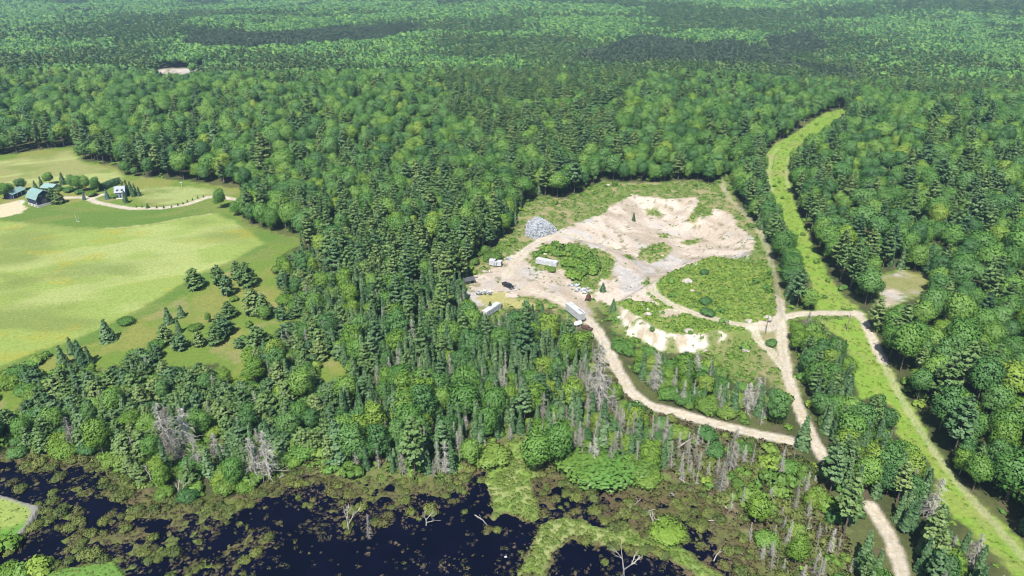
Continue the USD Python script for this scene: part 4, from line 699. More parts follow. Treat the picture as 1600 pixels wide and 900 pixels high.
# ------------------------------------------------------------------ ground growth nobody could count
def growth():
    rng = np.random.default_rng(301); acc = {}
    def put(name, keys, x, y, s, dz=0.0, z=None):
        if len(x): acc.setdefault((name, tuple(keys)), []).append((x, y, (height(x, y) if z is None else z) + dz, s))
    def pts(poly, dens):
        P = np.asarray(poly); lo, hi = P.min(0), P.max(0); n = int((hi - lo).prod() * dens); x, y = rng.uniform(lo[0], hi[0], n), rng.uniform(lo[1], hi[1], n)
        k = (poly_sd(poly, x, y) > .2) & (np.abs(x) < .8 * np.hypot(y, 110) + 8) & (y > 92); return x[k], y[k]
    F = [f'fern_shape_{i:03d}' for i in range(3)]; Wd = [f'weed_shape_{i:03d}' for i in range(3)]; Sd = [f'sedge_shape_{i:03d}' for i in range(3)]; Lf = [f'leatherleaf_shape_{i:03d}' for i in range(3)]; Mt = [f'mat_shape_{i:03d}' for i in range(3)]
    roadfree = lambda x, y: np.min([line_d(r, x, y) for r in ROADS], 0) > .5
    x, y = pts(STRIP, .45); k = roadfree(x, y) & (rng.random(len(x)) < .25 + 1.1 * (nz(x, y, 7, 91) - .2)); x, y = x[k], y[k]; put('fern_growth', F, x, y, rng.uniform(.35, .8, len(x)))
    x, y = pts(PLATEAU, .55); k = roadfree(x, y) & (poly_sd(PITSAND, x, y) < 0) & (poly_sd(BANKSAND, x, y) < 0) & (poly_sd(BANKSAND2, x, y) < 0); x, y = x[k], y[k]; put('fern_growth', F, x, y, rng.uniform(.5, 1.3, len(x)))
    x, y = pts(QUARRY, .42); c, kl = cover(x, y); g = (c[:, 1] > c[:, 0] * 1.02) & (kl == 4) & roadfree(x, y); k = g & (rng.random(len(x)) < .9); put('weed_growth', Wd, x[k], y[k], rng.uniform(.5, 1.5, int(k.sum())))
    k = ~g & (kl == 4) & (nz(x, y, 6, 93) > .60) & (rng.random(len(x)) < .35); put('weed_growth', Wd, x[k], y[k], rng.uniform(.3, .8, int(k.sum())))
    for p in ISLANDS + [MOUNDSHRUB]: x, y = pts(p, .28); put('weed_growth', Wd, x, y, rng.uniform(.5, 1.4, len(x)))
    x, y = pts(MARSH, 3.2); lv, s = marsh_level(x, y); mat_ = np.max([poly_sd(p, x, y) for p in MATS], 0); lw = np.max([poly_sd(p, x, y) for p in (BANK1, LAWN1, LAWN2)], 0)
    dry = (lw < -.3) & (mat_ < 0); n = nz(x, y, 12, 95); p = smooth(-.17, .05, lv) ** 1.6 * .55; k = dry & (rng.random(len(x)) < p); br = k & (n + rng.normal(0, .08, len(x)) > .51); k = k & ~br
    zz = np.maximum(lv, -.06)
    put('sedge', Sd, x[k], y[k], rng.uniform(.28, .85, int(k.sum())), -.06, zz[k]); put('leatherleaf', Lf, x[br], y[br], rng.uniform(.25, .80, int(br.sum())), -.06, zz[br])
    k = dry & (lv > -.05) & (rng.random(len(x)) < .11 * smooth(.36, .6, nz(x, y, 9, 94))); put('bog_shrubs', FAM['bogshrub'], x[k], y[k], rng.uniform(.35, 1.1, int(k.sum())), -.12)
    pool = np.max([poly_sd(p, x, y) for p in OPEN], 0) > 1
    k = dry & ~(pool & (rng.random(len(x)) < .5)) & (lv < .0) & (rng.random(len(x)) < .62 * smooth(.40, .58, nz(x, y * .8, 6, 98, 4)) * smooth(-.42, -.12, lv)); n_ = int(k.sum()); put('floating_weed', Sd + Lf + Lf + Lf, x[k], y[k], np.column_stack([rng.uniform(.4, 1.1, (n_, 1))] * 2 + [rng.uniform(.06, .2, (n_, 1))]), -.015, np.zeros(n_))
    k = (mat_ > .1) & (lv > 0) & (rng.random(len(x)) < .55); put('sedge_mat', Mt, x[k], y[k], rng.uniform(.4, 1.0, int(k.sum())), -.1)
    for poly, d in ((BRUSH, .9), (SWAMP, .6)):
        x, y = pts(poly, d); k = roadfree(x, y) & (water_sd(x, y) < 0); x, y = x[k], y[k]; q = rng.random(len(x)) + (nz(x, y, 9, 97) - .5) * 1.2
        for nm, ks, m in (('sedge', Sd, q < .36), ('leatherleaf', Lf, (q >= .36) & (q < .90)), ('weed_growth', Wd, q >= .90)): put(nm, ks, x[m], y[m], rng.uniform(.6, 1.5, int(m.sum())), -.05)
    for poly, d in ((BRUSH, .07), (SWAMP, .05)):
        x, y = pts(poly, d); k = roadfree(x, y) & (water_sd(x, y) < 0); x, y = x[k], y[k]; put('bog_shrubs', FAM['bogshrub'], x, y, rng.uniform(.5, 1.5, len(x)), -.1)
    fr = W((-120,640),(0,645),(100,660),(250,690),(420,700),(540,690),(640,710),(740,720),(760,760),(0,760),(-120,740)); x, y = pts(fr, .5); s = water_sd(x, y); k = (s < .5); x, y = x[k], y[k]; q = rng.random(len(x)) + (nz(x, y, 9, 97) - .5) * 1.2
    for nm, ks, m in (('sedge', Sd, q < .3), ('weed_growth', Wd, q >= .3)): put(nm, ks, x[m], y[m], rng.uniform(.6, 1.7, int(m.sum())), -.05)
    x, y = pts(LAWN1, .5); put('sedge_mat', Mt, x, y, rng.uniform(.3, .55, len(x)), -.1); x, y = pts(LAWN2, .7); put('sedge_mat', Mt, x, y, rng.uniform(.35, .7, len(x)), -.1)
    # leafy undergrowth between and under the trees
    X, Y, r2 = candidates(96, 430, 2.6, 303); cl = clearing(X, Y); zn = zone_of(X, Y); wet = np.isin(zn, [3, 4, 5, 6, 7, 8, 9, 10, 11])
    p = np.where(np.isin(zn, [4, 5]), .06, np.where(wet, .36, .12)); Zg = height(X, Y); h = r2.uniform(.8, 2.6, len(X)); CX, CY = covers(X, Y, Zg, h * .9)
    k = (r2.random(len(X)) < p) & (cl < -.3) & (clearing(CX, CY) < .8) & (water_sd(X, Y) < -1); big = FAM['shrub']
    acc.setdefault(('undergrowth', tuple(big)), []).append((X[k], Y[k], Zg[k], (h / 2.2)[k]))
    # shrubs creeping from the wood's edge into the clearings
    for poly, d in ((QUARRY, .035), (STRIP, .004)):
        x, y = pts(poly, d); c, kl = cover(x, y); k = (c[:, 1] > c[:, 0] * 1.05) & roadfree(x, y) & (poly_sd(poly, x, y) < 9); x, y = x[k], y[k]; put('undergrowth', big, x, y, rng.uniform(.4, 1.0, len(x)))
    x, y = pts(MOUNDSHRUB, .34); put('undergrowth', big, x, y, rng.uniform(.7, 1.5, len(x)))
    for (name, keys), l in sorted(acc.items()):
        x, y, z, s = (np.concatenate(a) for a in zip(*l)); n = len(x)
        scatter(name, list(keys), np.column_stack([x, y, z - .03]), rng.integers(0, len(keys), n), rng.uniform(0, 6.28, n), s if s.ndim == 2 else np.column_stack([s, s, s * rng.uniform(.7, 1.2, n)]))
growth()
# ------------------------------------------------------------------ buildings, vehicles and single things
plain('teal_metal', (.13,.205,.19), .45, .0, .10, 2.0); plain('navy_board', (.022,.030,.060), .8, 0, .2, 1.0); plain('white_stone', (.36,.345,.315), .85, 0, .15, 2); plain('white_paint', (.30,.31,.32), .6, 0, .16, .9)
plain('grey_shingle', (.20,.22,.25), .8, 0, .12, 3); plain('dark_glass', (.015,.02,.03), .15, 0, .1); plain('rubber', (.02,.02,.02), .8); plain('steel_grey', (.30,.31,.32), .5, .2); plain('black_paint', (.010,.011,.014), .22, 0, .05, 1, .6)
plain('rust', (.085,.040,.030), .85, 0, .3, 2.5); plain('dark_rust', (.060,.035,.028), .9, 0, .3, 2.5); plain('grey_rock', (.21,.225,.24), .9, 0, .3, .8); plain('pale_rock', (.27,.245,.21), .9, 0, .2, .8); plain('charcoal_sheet', (.055,.06,.065), .7, 0, .2, 1)
plain('blue_white_sheet', (.30,.33,.38), .4, .1, .15, 1.5); plain('dark_pipe', (.02,.018,.016), .6); plain('weathered_wood', (.30,.25,.20), .9); plain('pale_tank', (.55,.62,.60), .4); plain('house_paint', (.24,.255,.275), .7, 0, .1, 1.5); plain('lamp_red', (.35,.02,.02), .3); plain('chrome', (.5,.5,.5), .25, .8)
def rbox(lx, ly, lz, at=(0, 0, 0), r=.04, top=None):
    """A box resting on z = at[2] with chamfered edges; top = scale of its upper face."""
    a = np.array([lx, ly]) / 2; v = []
    for z, k in ((0, 0), (r, 1), (lz - r, 1), (lz, 0)):
        s = 1.0 if top is None else 1 + (top - 1) * z / lz
        for sx, sy in ((-1, -1), (1, -1), (1, 1), (-1, 1)): v.append([sx * (a[0] * s - (0 if k else r)), sy * (a[1] * s - (0 if k else r)), z])
    h = trimesh.PointCloud(np.array(v) + at).convex_hull; return h
def cat_(*m): return trimesh.util.concatenate(m)
def cyl(r, h, at, axis='y', n=16):
    c = trimesh.creation.cylinder(r, h, sections=n)
    if axis == 'y': c.apply_transform(trimesh.transformations.rotation_matrix(math.pi / 2, [1, 0, 0]))
    if axis == 'x': c.apply_transform(trimesh.transformations.rotation_matrix(math.pi / 2, [0, 1, 0]))
    c.apply_translation(at); return c
def beam(p, q, w): return trimesh.Trimesh(*stick(p, q, w, w, 5), process=False)
def prism(profile, length):
    """Profile (y, z) drawn along x, centred."""
    m = trimesh.creation.extrude_polygon(shapely.Polygon(profile), length)
    m.apply_transform(np.array([[0, 0, 1, -length / 2], [1, 0, 0, 0], [0, 1, 0, 0], [0, 0, 0, 1]], float)); return m
def roof_sheet(prof, length, t):
    """A folded roof: the profile's outline (y, z) thickened by t, drawn along x."""
    p = shapely.LineString(prof).buffer(t, cap_style=2, join_style=2); return prism(list(p.exterior.coords), length)
def between(u0, v0, u1, v1):
    a, b = gp(u0, v0), gp(u1, v1); d = b - a; return (a + b) / 2, float(np.hypot(d[0], d[1])), math.degrees(math.atan2(d[1], d[0]))

# the barn: gambrel roof, white stone foot
c, L, az = between(42, 319, 63, 326); L = 9.6; Wd = 8.2
nrm = np.array([-math.sin(math.radians(az)), math.cos(math.radians(az))])
t = thing('barn', 'dark navy barn with a pale teal gambrel roof on a white stone foot', 'barn', (c[0] + nrm[0] * Wd / 2, c[1] + nrm[1] * Wd / 2, c[2] - .2), az)
part('foundation', rbox(L, Wd, 1.5, (0, 0, 0)), 'white_stone', t)
P = [(-Wd/2+.1, 1.5), (Wd/2-.1, 1.5), (Wd/2-.1, 4.6), (Wd*.31, 7.0), (0, 8.3), (-Wd*.31, 7.0), (-Wd/2+.1, 4.6)]
part('wall', prism(P, L - .3), 'navy_board', t)
for k in range(-4, 5): part('batten', rbox(.12, .08, 3.0, (k * L / 9.5, -Wd / 2 + .075, 1.55), .01), 'navy_board', t)
pf = [(-Wd/2-.35, 4.25), (-Wd*.31, 7.08), (0, 8.4), (Wd*.31, 7.08), (Wd/2+.35, 4.25)]
rf = part('roof', roof_sheet(pf, L + .8, .09), 'teal_metal', t)
for i in range(4):
    for k in range(-4, 5):
        a, b = np.array([k * (L + .4) / 9, *pf[i]]), np.array([k * (L + .4) / 9, *pf[i + 1]]); n = np.array([0, -(b - a)[2], (b - a)[1]]); n /= np.linalg.norm(n); part('seam', beam(a + n * .12, b + n * .12, .04), 'teal_metal', rf)
d = part('door', rbox(.10, 2.6, 2.9, (L / 2 - .12, -.6, 1.5)), 'charcoal_sheet', t); part('handle', rbox(.06, .06, .4, (L / 2 - .03, .4, 2.7), .01), 'chrome', d)
for k in (-1, 1): w = part('window', rbox(.10, .9, 1.0, (L / 2 - .12, k * 1.5, 5.2)), 'white_paint', t); part('pane', rbox(.06, .66, .76, (L / 2 - .05, k * 1.5, 5.32), .01), 'dark_glass', w)
for k in (-.32, 0, .3): part('stable_opening', rbox(.9, .1, .8, (k * L, -Wd / 2 - .02, .4)), 'dark_glass', t)
part('corner_post', rbox(.35, .3, 2.6, (L / 2 - .5, -Wd / 2 - .1, 0)), 'white_paint', t)
# the lean shed behind it
c, L, az = between(22, 311, 40, 302); nrm = np.array([-math.sin(math.radians(az)), math.cos(math.radians(az))]); L += 1
t = thing('shed', 'long low dark shed with a teal roof behind the barn', 'shed', (c[0] + nrm[0] * 2.4, c[1] + nrm[1] * 2.4, c[2] - .2), az)
part('wall', prism([(-2.3, 0), (2.3, 0), (2.3, 3.0), (0, 3.9), (-2.3, 2.6)], L), 'navy_board', t); part('roof', roof_sheet([(-2.8, 2.5), (0, 4.05), (2.8, 2.95)], L + .6, .08), 'teal_metal', t)
for k in range(4): part('bay_post', rbox(.22, .22, 2.5, (-L / 2 + .5 + k * (L - 1) / 3, -2.4, 0), .02), 'white_paint', t)
# the farmhouse with the teal roof
c, L, az = between(66, 299, 83, 301); nrm = np.array([-math.sin(math.radians(az)), math.cos(math.radians(az))])
t = thing('farmhouse', 'low house with a bright teal metal roof among trees behind the barn', 'house', (c[0] + nrm[0] * 3, c[1] + nrm[1] * 3, c[2] - .2), az)
part('wall', prism([(-3, 0), (3, 0), (3, 2.6), (0, 3.9), (-3, 2.6)], L), 'weathered_wood', t); part('roof', roof_sheet([(-3.7, 2.4), (0, 4.1), (3.7, 2.4)], L + .9, .08), 'teal_metal', t)
for k in (-.3, .05, .32): w = part('window', rbox(1.0, .1, 1.0, (k * L, -3.03, .9)), 'white_paint', t); part('pane', rbox(.8, .06, .8, (k * L, -3.08, 1.0), .01), 'dark_glass', w)
part('door', rbox(.9, .1, 2.0, (-.12 * L, -3.03, .05)), 'rust', t); part('chimney', rbox(.6, .6, 1.3, (.25 * L, .4, 3.5)), 'rust', t)
# the small white house
c, L, az = between(184, 310, 194, 309); nrm = np.array([-math.sin(math.radians(az)), math.cos(math.radians(az))]); L = 4.6
t = thing('white_house', 'small white two storey house with a grey roof beside dark spruces', 'house', (c[0] + nrm[0] * 2.6, c[1] + nrm[1] * 2.6, c[2] - .2), az)
part('wall', prism([(-2.5, 0), (2.5, 0), (2.5, 3.6), (0, 5.8), (-2.5, 3.6)], L), 'house_paint', t); rf = part('roof', roof_sheet([(-3.0, 3.2), (0, 5.95), (3.0, 3.2)], L + .7, .08), 'grey_shingle', t)
for k in (-.24, .24):
    dm = part('dormer', rbox(.9, 1.3, 1.1, (k * L, -1.75, 3.9)), 'house_paint', rf); 
    part('dormer_window', rbox(.6, .08, .7, (k * L, -2.42, 4.1), .01), 'dark_glass', t)
for k in (-.3, .3): w = part('window', rbox(.9, .1, 1.1, (k * L, -2.53, 1.0)), 'white_stone', t); part('pane', rbox(.7, .06, .9, (k * L, -2.6, 1.1), .01), 'dark_glass', w)
part('door', rbox(.8, .1, 2.0, (0, -2.53, .2)), 'navy_board', t); part('porch', rbox(L, 1.4, .3, (0, -3.2, .0)), 'white_stone', t)

def trailer(name, label, u0, v0, u1, v1, width, hgt, floor=1.0, wheels=2, sag=0.0, far_side=1, L=None, roofmat='white_paint', axle=.32):
    c, LL, az = between(u0, v0, u1, v1); L = L or LL; nrm = np.array([-math.sin(math.radians(az)), math.cos(math.radians(az))]) * far_side
    t = thing(name, label, 'trailer', (c[0] + nrm[0] * width / 2, c[1] + nrm[1] * width / 2, c[2] - .05), az)
    part('cargo_box', rbox(L, width, hgt - .06, (0, 0, floor), .03), 'white_paint', t)
    n = max(4, int(L / 1.2))
    for k in range(n):
        x = -L / 2 + .35 + k * (L - .7) / (n - 1)
        for s in (-1, 1): part('side_rib', rbox(.07, .04, hgt - .3, (x, s * (width / 2 + .012), floor + .12), .01), 'white_paint', t)
    rf = part('roof', rbox(L - .04, width - .04, .07, (0, 0, floor + hgt - .065), .03), roofmat, t)
    for k in range(1, n - 1): part('roof_bow', rbox(.05, width - .2, .03, (-L / 2 + .35 + k * (L - .7) / (n - 1), 0, floor + hgt), .01), roofmat, rf)
    for s in (-1, 1): dr = part('rear_door', rbox(.05, width / 2 - .08, hgt - .25, (L / 2 + .018, s * (width / 4 - .01), floor + .1), .01), 'steel_grey', t); part('lock_rod', rbox(.04, .04, hgt - .4, (L / 2 + .06, s * .25, floor + .15), .01), 'chrome', dr)
    part('side_rail', rbox(L, width + .04, .16, (0, 0, floor - .14), .02), 'steel_grey', t); part('bumper', rbox(.15, width * .9, .15, (L / 2 - .1, 0, .45), .02), 'rust', t)
    for k in range(wheels):
        for s in (-1, 1):
            x = L * axle + (k - (wheels - 1) / 2) * 1.15; w = part('wheel', cyl(.48, .3, (x, s * (width / 2 - .2), .48)), 'rubber', t); part('hub', cyl(.2, .34, (x, s * (width / 2 - .2), .48)), 'steel_grey', w)
    for s in (-1, 1): part('landing_leg', rbox(.14, .14, floor - .1, (-L * .33, s * width * .28, 0), .02), 'steel_grey', t)
    return t
trailer('box_trailer', 'long white box trailer on the grassy knoll below the shrub mound', 837, 413, 869, 419, 2.3, 2.0, .6, 2, axle=.34)
trailer('box_trailer', 'narrow white box trailer beside a small spruce at the lower edge of the gravel yard', 761, 498, 783, 483, 2.3, 2.0, .7, 2)
t3 = trailer('box_trailer', 'large white semi trailer parked where the road leaves the gravel yard', 883, 486, 905, 505, 2.5, 2.6, 1.0, 2)
part('roof_slot', rbox(3.6, .35, .05, (3.2, .5, 3.63), .01), 'charcoal_sheet', t3, label='dark slot along the roof of the white trailer')
# the short storage trailer with two humps and an open dark end
c, L, az = between(764, 416, 783, 418); nrm = np.array([-math.sin(math.radians(az)), math.cos(math.radians(az))])
t = thing('storage_trailer', 'short white storage trailer with a sagging top and an open dark end', 'trailer', (c[0] + nrm[0] * 1.1, c[1] + nrm[1] * 1.1, c[2]), az)
part('front_box', rbox(2.5, 2.2, 2.3, (-L / 2 + 1.25, 0, .5)), 'white_paint', t); part('rear_box', rbox(1.9, 2.2, 2.0, (L / 2 - .95, 0, .5)), 'white_paint', t); part('sagging_cover', prism([(-1.1, .5), (1.1, .5), (1.1, 1.9), (0, 2.05), (-1.1, 1.9)], max(L - 4.3, .6)), 'white_paint', t)
part('rear_opening', rbox(.05, 1.8, 1.6, (L / 2 + .02, 0, .7), .01), 'charcoal_sheet', t)
for s in (-1, 1): w = part('wheel', cyl(.38, .24, (.5, s * 1.0, .38)), 'rubber', t); part('hub', cyl(.16, .27, (.5, s * 1.0, .38)), 'steel_grey', w)
part('drawbar', beam((-L / 2, 0, .45), (-L / 2 - 1.2, 0, .4), .06), 'rust', t)
# the black pickup
c, L, az = between(788, 447, 800, 453)
t = thing('pickup_truck', 'black pickup truck parked alone in the middle of the gravel yard', 'pickup truck', (c[0], c[1] + .7, c[2]), az)
part('body', cat_(rbox(5.4, 1.9, .62, (0, 0, .42), .12), rbox(1.55, 1.84, .30, (1.85, 0, .96), .1, .94)), 'black_paint', t)
part('cab', rbox(2.1, 1.76, .78, (.25, 0, 1.0), .12, .82), 'black_paint', t); part('windscreen', prism([(-.74, 1.08), (.74, 1.08), (.64, 1.66), (-.64, 1.66)], .05).apply_transform(trimesh.transformations.rotation_matrix(-.2, [0, 1, 0], [0, 0, 1.08])).apply_translation((1.27, 0, 0)), 'dark_glass', t)
for s in (-1, 1): part('side_window', rbox(1.5, .03, .42, (.22, s * .83, 1.14), .01), 'dark_glass', t)
part('bed_side', cat_(rbox(1.9, .1, .36, (-1.7, .88, 1.0), .03), rbox(1.9, .1, .36, (-1.7, -.88, 1.0), .03)), 'black_paint', t); part('tailgate', rbox(.08, 1.7, .36, (-2.64, 0, 1.0), .02), 'black_paint', t); part('bed_floor', rbox(1.75, 1.6, .03, (-1.7, 0, 1.03), .01), 'rubber', t)
for x in (-1.7, 1.75):
    for s in (-1, 1): w = part('wheel', cyl(.38, .26, (x, s * .86, .38)), 'rubber', t); part('rim', cyl(.22, .29, (x, s * .86, .38)), 'chrome', w)
for s in (-1, 1): part('headlight', rbox(.05, .4, .2, (2.70, s * .66, .72), .02), 'white_paint', t); part('tail_light', rbox(.05, .2, .3, (-2.70, s * .8, .72), .02), 'lamp_red', t)
part('bumper', rbox(.16, 1.85, .2, (2.72, 0, .42), .04), 'chrome', t); part('mirror', rbox(.12, .2, .16, (1.0, .98, 1.1), .02), 'black_paint', t); part('mirror', rbox(.12, .2, .16, (1.0, -.98, 1.1), .02), 'black_paint', t)
# dark flat roofed shelter at the wood's edge
c = gp(733, 442); t = thing('shelter', 'flat dark grey roofed shelter at the left edge of the gravel yard', 'shelter', c, 20)
part('roof', rbox(4.6, 3.2, .12, (0, 0, 1.75), .03).apply_transform(trimesh.transformations.rotation_matrix(.10, [1, 0, 0])), 'charcoal_sheet', t)
for x in (-2, 2):
    for y in (-1.3, 1.3): part('post', rbox(.14, .14, 1.72 + .13 * np.sign(y), (x, y, 0), .02), 'weathered_wood', t)
part('stored_crate', rbox(2.2, 1.4, 1.0, (-.5, .2, 0)), 'weathered_wood', t)
c = gp(743, 434); t = thing('drum', 'small pale yellow drum lying near the dark shelter', 'drum', c, 30); part('body', cyl(.55, 1.3, (0, 0, .55), 'x', 20), 'pale_rock', t); part('end_cap', cyl(.5, .04, (.67, 0, .55), 'x', 20), 'charcoal_sheet', t)
# clutter and scrap
def heap(name, label, cat, u, v, n, span, mats, seed, hi=1.0):
    c = gp(u, v); rng = np.random.default_rng(seed); t = thing(name, label, cat, c, 0)
    for k in range(n):
        kind = rng.integers(0, 3); s = rng.uniform(.5, 1.0)
        m = (rbox(1.6 * s, 1.0 * s, .06, (0, 0, 0), .01), rbox(1.1 * s, .8 * s, .55 * s, (0, 0, 0)), beam((-1.2 * s, 0, .05), (1.2 * s, 0, .1), .07))[kind]
        m.apply_transform(trimesh.transformations.euler_matrix(rng.uniform(-.45, .45), rng.uniform(-.45, .45), rng.uniform(0, 6.28))); r = np.sqrt(rng.random())
        a = rng.uniform(0, 6.28); m.apply_translation((math.cos(a) * r * span[0], math.sin(a) * r * span[1], rng.uniform(0, hi) * (1 - r * .7) + .1)); part(('scrap_sheet', 'scrap_block', 'scrap_bar')[kind], m, mats[int(rng.integers(0, len(mats)))], t)
    return t
heap('scrap_heap', 'heap of blue white scrap metal beside the rusty machine at the yard exit', 'scrap heap', 910, 455, 34, (3.0, 2.4), ['blue_white_sheet', 'white_paint', 'steel_grey'], 5, 1.2)
heap('scrap_heap', 'low grey spread of scrap metal at the foot of the dark pipe', 'scrap heap', 897, 446, 22, (2.4, 1.4), ['steel_grey', 'blue_white_sheet', 'grey_rock'], 6, .5)
heap('clutter_pile', 'white and grey clutter among weeds left of the black pickup', 'clutter', 757, 459, 24, (3.4, 1.6), ['steel_grey', 'white_paint', 'grey_rock', 'charcoal_sheet'], 7, .8)
heap('clutter_pile', 'small grey pile behind the short storage trailer', 'clutter', 795, 405, 12, (1.4, .9), ['grey_rock', 'steel_grey'], 8, .8)
heap('clutter_pile', 'low broken timber between the shelter and the storage trailer', 'clutter', 759, 425, 9, (2.6, .8), ['weathered_wood', 'pale_rock'], 9, .2)
c = gp(919, 469); t = thing('rusty_machine', 'rusty red brown crawler machine below the scrap heap', 'machine', c, 70)
part('body', rbox(2.4, 1.5, .8, (0, 0, .8)), 'rust', t); part('cab', rbox(1.0, 1.2, 1.0, (-.5, 0, 1.6), .06, .9), 'rust', t); part('cab_window', rbox(.05, .9, .6, (.03, 0, 1.8), .01), 'dark_glass', t); part('engine_hood', rbox(1.0, 1.1, .5, (.7, 0, 1.6), .06, .85), 'dark_rust', t)
for s in (-1, 1): part('track', cat_(rbox(2.2, .4, .75, (0, s * .85, .05), .18)), 'dark_rust', t)
part('boom', cat_(beam((1.1, 0, 1.6), (2.2, 0, 2.3), .12), beam((2.2, 0, 2.3), (2.8, 0, .9), .10)), 'rust', t); part('exhaust', cyl(.06, .7, (.8, .3, 2.4), 'z', 8), 'dark_rust', t)
c = gp(917, 514); t = thing('rusty_wreck', 'dark brown rusted car wreck beside the road below the semi trailer', 'wreck', c, -40)
part('body', rbox(4.2, 1.7, .6, (0, 0, .2), .12), 'dark_rust', t); part('cabin', rbox(1.9, 1.5, .6, (-.2, 0, .8), .1, .8), 'rust', t); part('window_opening', rbox(1.95, .9, .32, (-.2, 0, .92), .02), 'charcoal_sheet', t)
for x in (-1.3, 1.3):
    for s in (-1, 1): part('wheel', cyl(.28, .2, (x, s * .78, .26)), 'dark_rust', t)
c = gp(903, 510); t = thing('tank', 'round pale tank on a stand left of the road below the semi trailer', 'tank', c, 30); part('shell', trimesh.creation.capsule(1.6, .85, count=[12, 16]).apply_transform(trimesh.transformations.rotation_matrix(math.pi / 2, [0, 1, 0])).apply_translation((0, 0, 1.3)), 'pale_tank', t, 40)
for x in (-.8, .8): part('cradle', rbox(.2, 1.2, .55, (x, 0, 0), .02), 'steel_grey', t)
part('filler_cap', cyl(.18, .2, (0, 0, 2.18), 'z', 10), 'steel_grey', t)
a, b = gp(891, 436), gp(921, 420); t = thing('pipe', 'long dark pipe lying up the shrubby mound behind the scrap heap', 'pipe', a, 0)
d = b - a; part('tube', beam((0, 0, .5), tuple(d + [0, 0, .6]), .30), 'dark_pipe', t); part('flange', beam((0, 0, .5), tuple(d * .02 + [0, 0, .5]), .45), 'dark_pipe', t); part('flange', beam(tuple(d * .97 + [0, 0, .6]), tuple(d + [0, 0, .6]), .42), 'dark_pipe', t)
part('support', rbox(.3, .3, .4, tuple(d * .45 + [0, 0, -.1]), .03), 'weathered_wood', t)
# stone heap
def rock(r, seed, flat=.7, sub=1):
    rng = np.random.default_rng(seed); m = trimesh.creation.icosphere(sub, r); v = m.vertices; m.vertices = v * (1 + rng.uniform(-.28, .22, (len(v), 1))) * [1, rng.uniform(.7, 1), flat]; return m
P = ROCKHEAP; cx, cy = P.mean(0); cz = float(height(np.array([cx]), np.array([cy]))[0]); t = thing('stone_heap', 'large heap of broken blue grey stone at the bend of the pit road', 'stone heap', (cx, cy, cz))
rng = np.random.default_rng(77); gx_, gy_ = np.meshgrid(np.arange(-11, 11, .55), np.arange(-17, 17, .55)); s = poly_sd(P, gx_ + cx, gy_ + cy); hh = np.clip(s, -1, 6); hz = np.where(hh > 0, 4.6 * (1 - np.exp(-hh / 2.6)), hh) + (nz(gx_, gy_, 1.3, 99) - .5) * 1.0 * (hh > 0)
gzz = h1(gx_ + cx, gy_ + cy) - cz; V = np.column_stack([gx_.ravel(), gy_.ravel(), (hz + gzz).ravel()]); r_, c_ = gx_.shape; I2 = np.arange(r_ - 1)[:, None] * c_ + np.arange(c_ - 1)[None, :]; q = np.stack([I2, I2 + 1, I2 + c_ + 1, I2 + c_], -1).reshape(-1, 4); q = q[(hh.ravel()[q] > -.6).any(1)]
raw_mesh(str(t.GetPath()) + '/mound', V, q, 'grey_rock')
k = np.where(hh.ravel() > .1)[0]; k = rng.choice(k, min(900, len(k)), replace=False); st = []
order = sorted(k, key=lambda i: V[i, 1])
for n_, i in enumerate(order):
    m = rock(rng.uniform(.22, .62), int(i)); m.apply_transform(trimesh.transformations.random_rotation_matrix(rng.random(3))); m.apply_translation(V[i] + [rng.uniform(-.3, .3), rng.uniform(-.3, .3), .12])
    if n_ < 240: part('stone', m, 'grey_rock', t)
    else: st.append(m)
if st: part('loose_stone', cat_(*st), 'grey_rock', t).SetCustomDataByKey('kind', 'stuff')
for u, v, r, lab in ((1012, 492, 1.2, 'pale boulder above the left end of the sand bank'), (1076, 519, 1.5, 'pale boulder on the grass between the sand bank and the two track road'), (1074, 441, 1.8, 'pale rock outcrop at the upper edge of the green mound'), (1082, 456, 1.0, 'small pale rock on the upper part of the green mound'), (1170, 503, 1.3, 'pale boulder at the lower right of the green mound'), (1199, 499, 1.6, 'white rock beside the junction at the right tip of the green mound'), (967, 497, .9, 'white boulder at the far left end of the sand bank'), (903, 372, .8, 'lone stone on the grey part of the pit road'), (1165, 548, 1.3, 'pale rock among bushes right of the sand bank'), (1102, 549, .9, 'rock at the foot of the sand bank'), (958, 480, .7, 'small white stone beside a young spruce near the scrap heap'), (852, 398, .8, 'white stone on top of the shrub mound'), (950, 290, 1.0, 'pale stone on the weedy slope behind the pit'), (772, 452, .5, 'small white stone right of the clutter pile')):
    tag(top_mesh('boulder', rock(r, int(u), .65, 2).apply_translation(gp(u, v) + [0, 0, r * .2]), 'pale_rock').GetPrim(), lab, 'boulder')
for k, (u, v) in enumerate(((838,388),(826,392),(815,400),(800,404),(792,398),(806,394),(846,384),(980,352),(1003,356),(1020,345),(1060,350),(1035,400),(1090,395),(1110,388),(1130,370),(990,432),(1001,445),(985,470),(1003,476),(1012,484))):
    tag(top_mesh('stone', rock(.35 + .12 * (k % 4), 500 + k, .7, 1).apply_translation(gp(u, v) + [0, 0, .1]), 'pale_rock').GetPrim(), 'pale stone lying loose on the sand of the gravel pit', 'stone', 'loose stones on the pit sand')
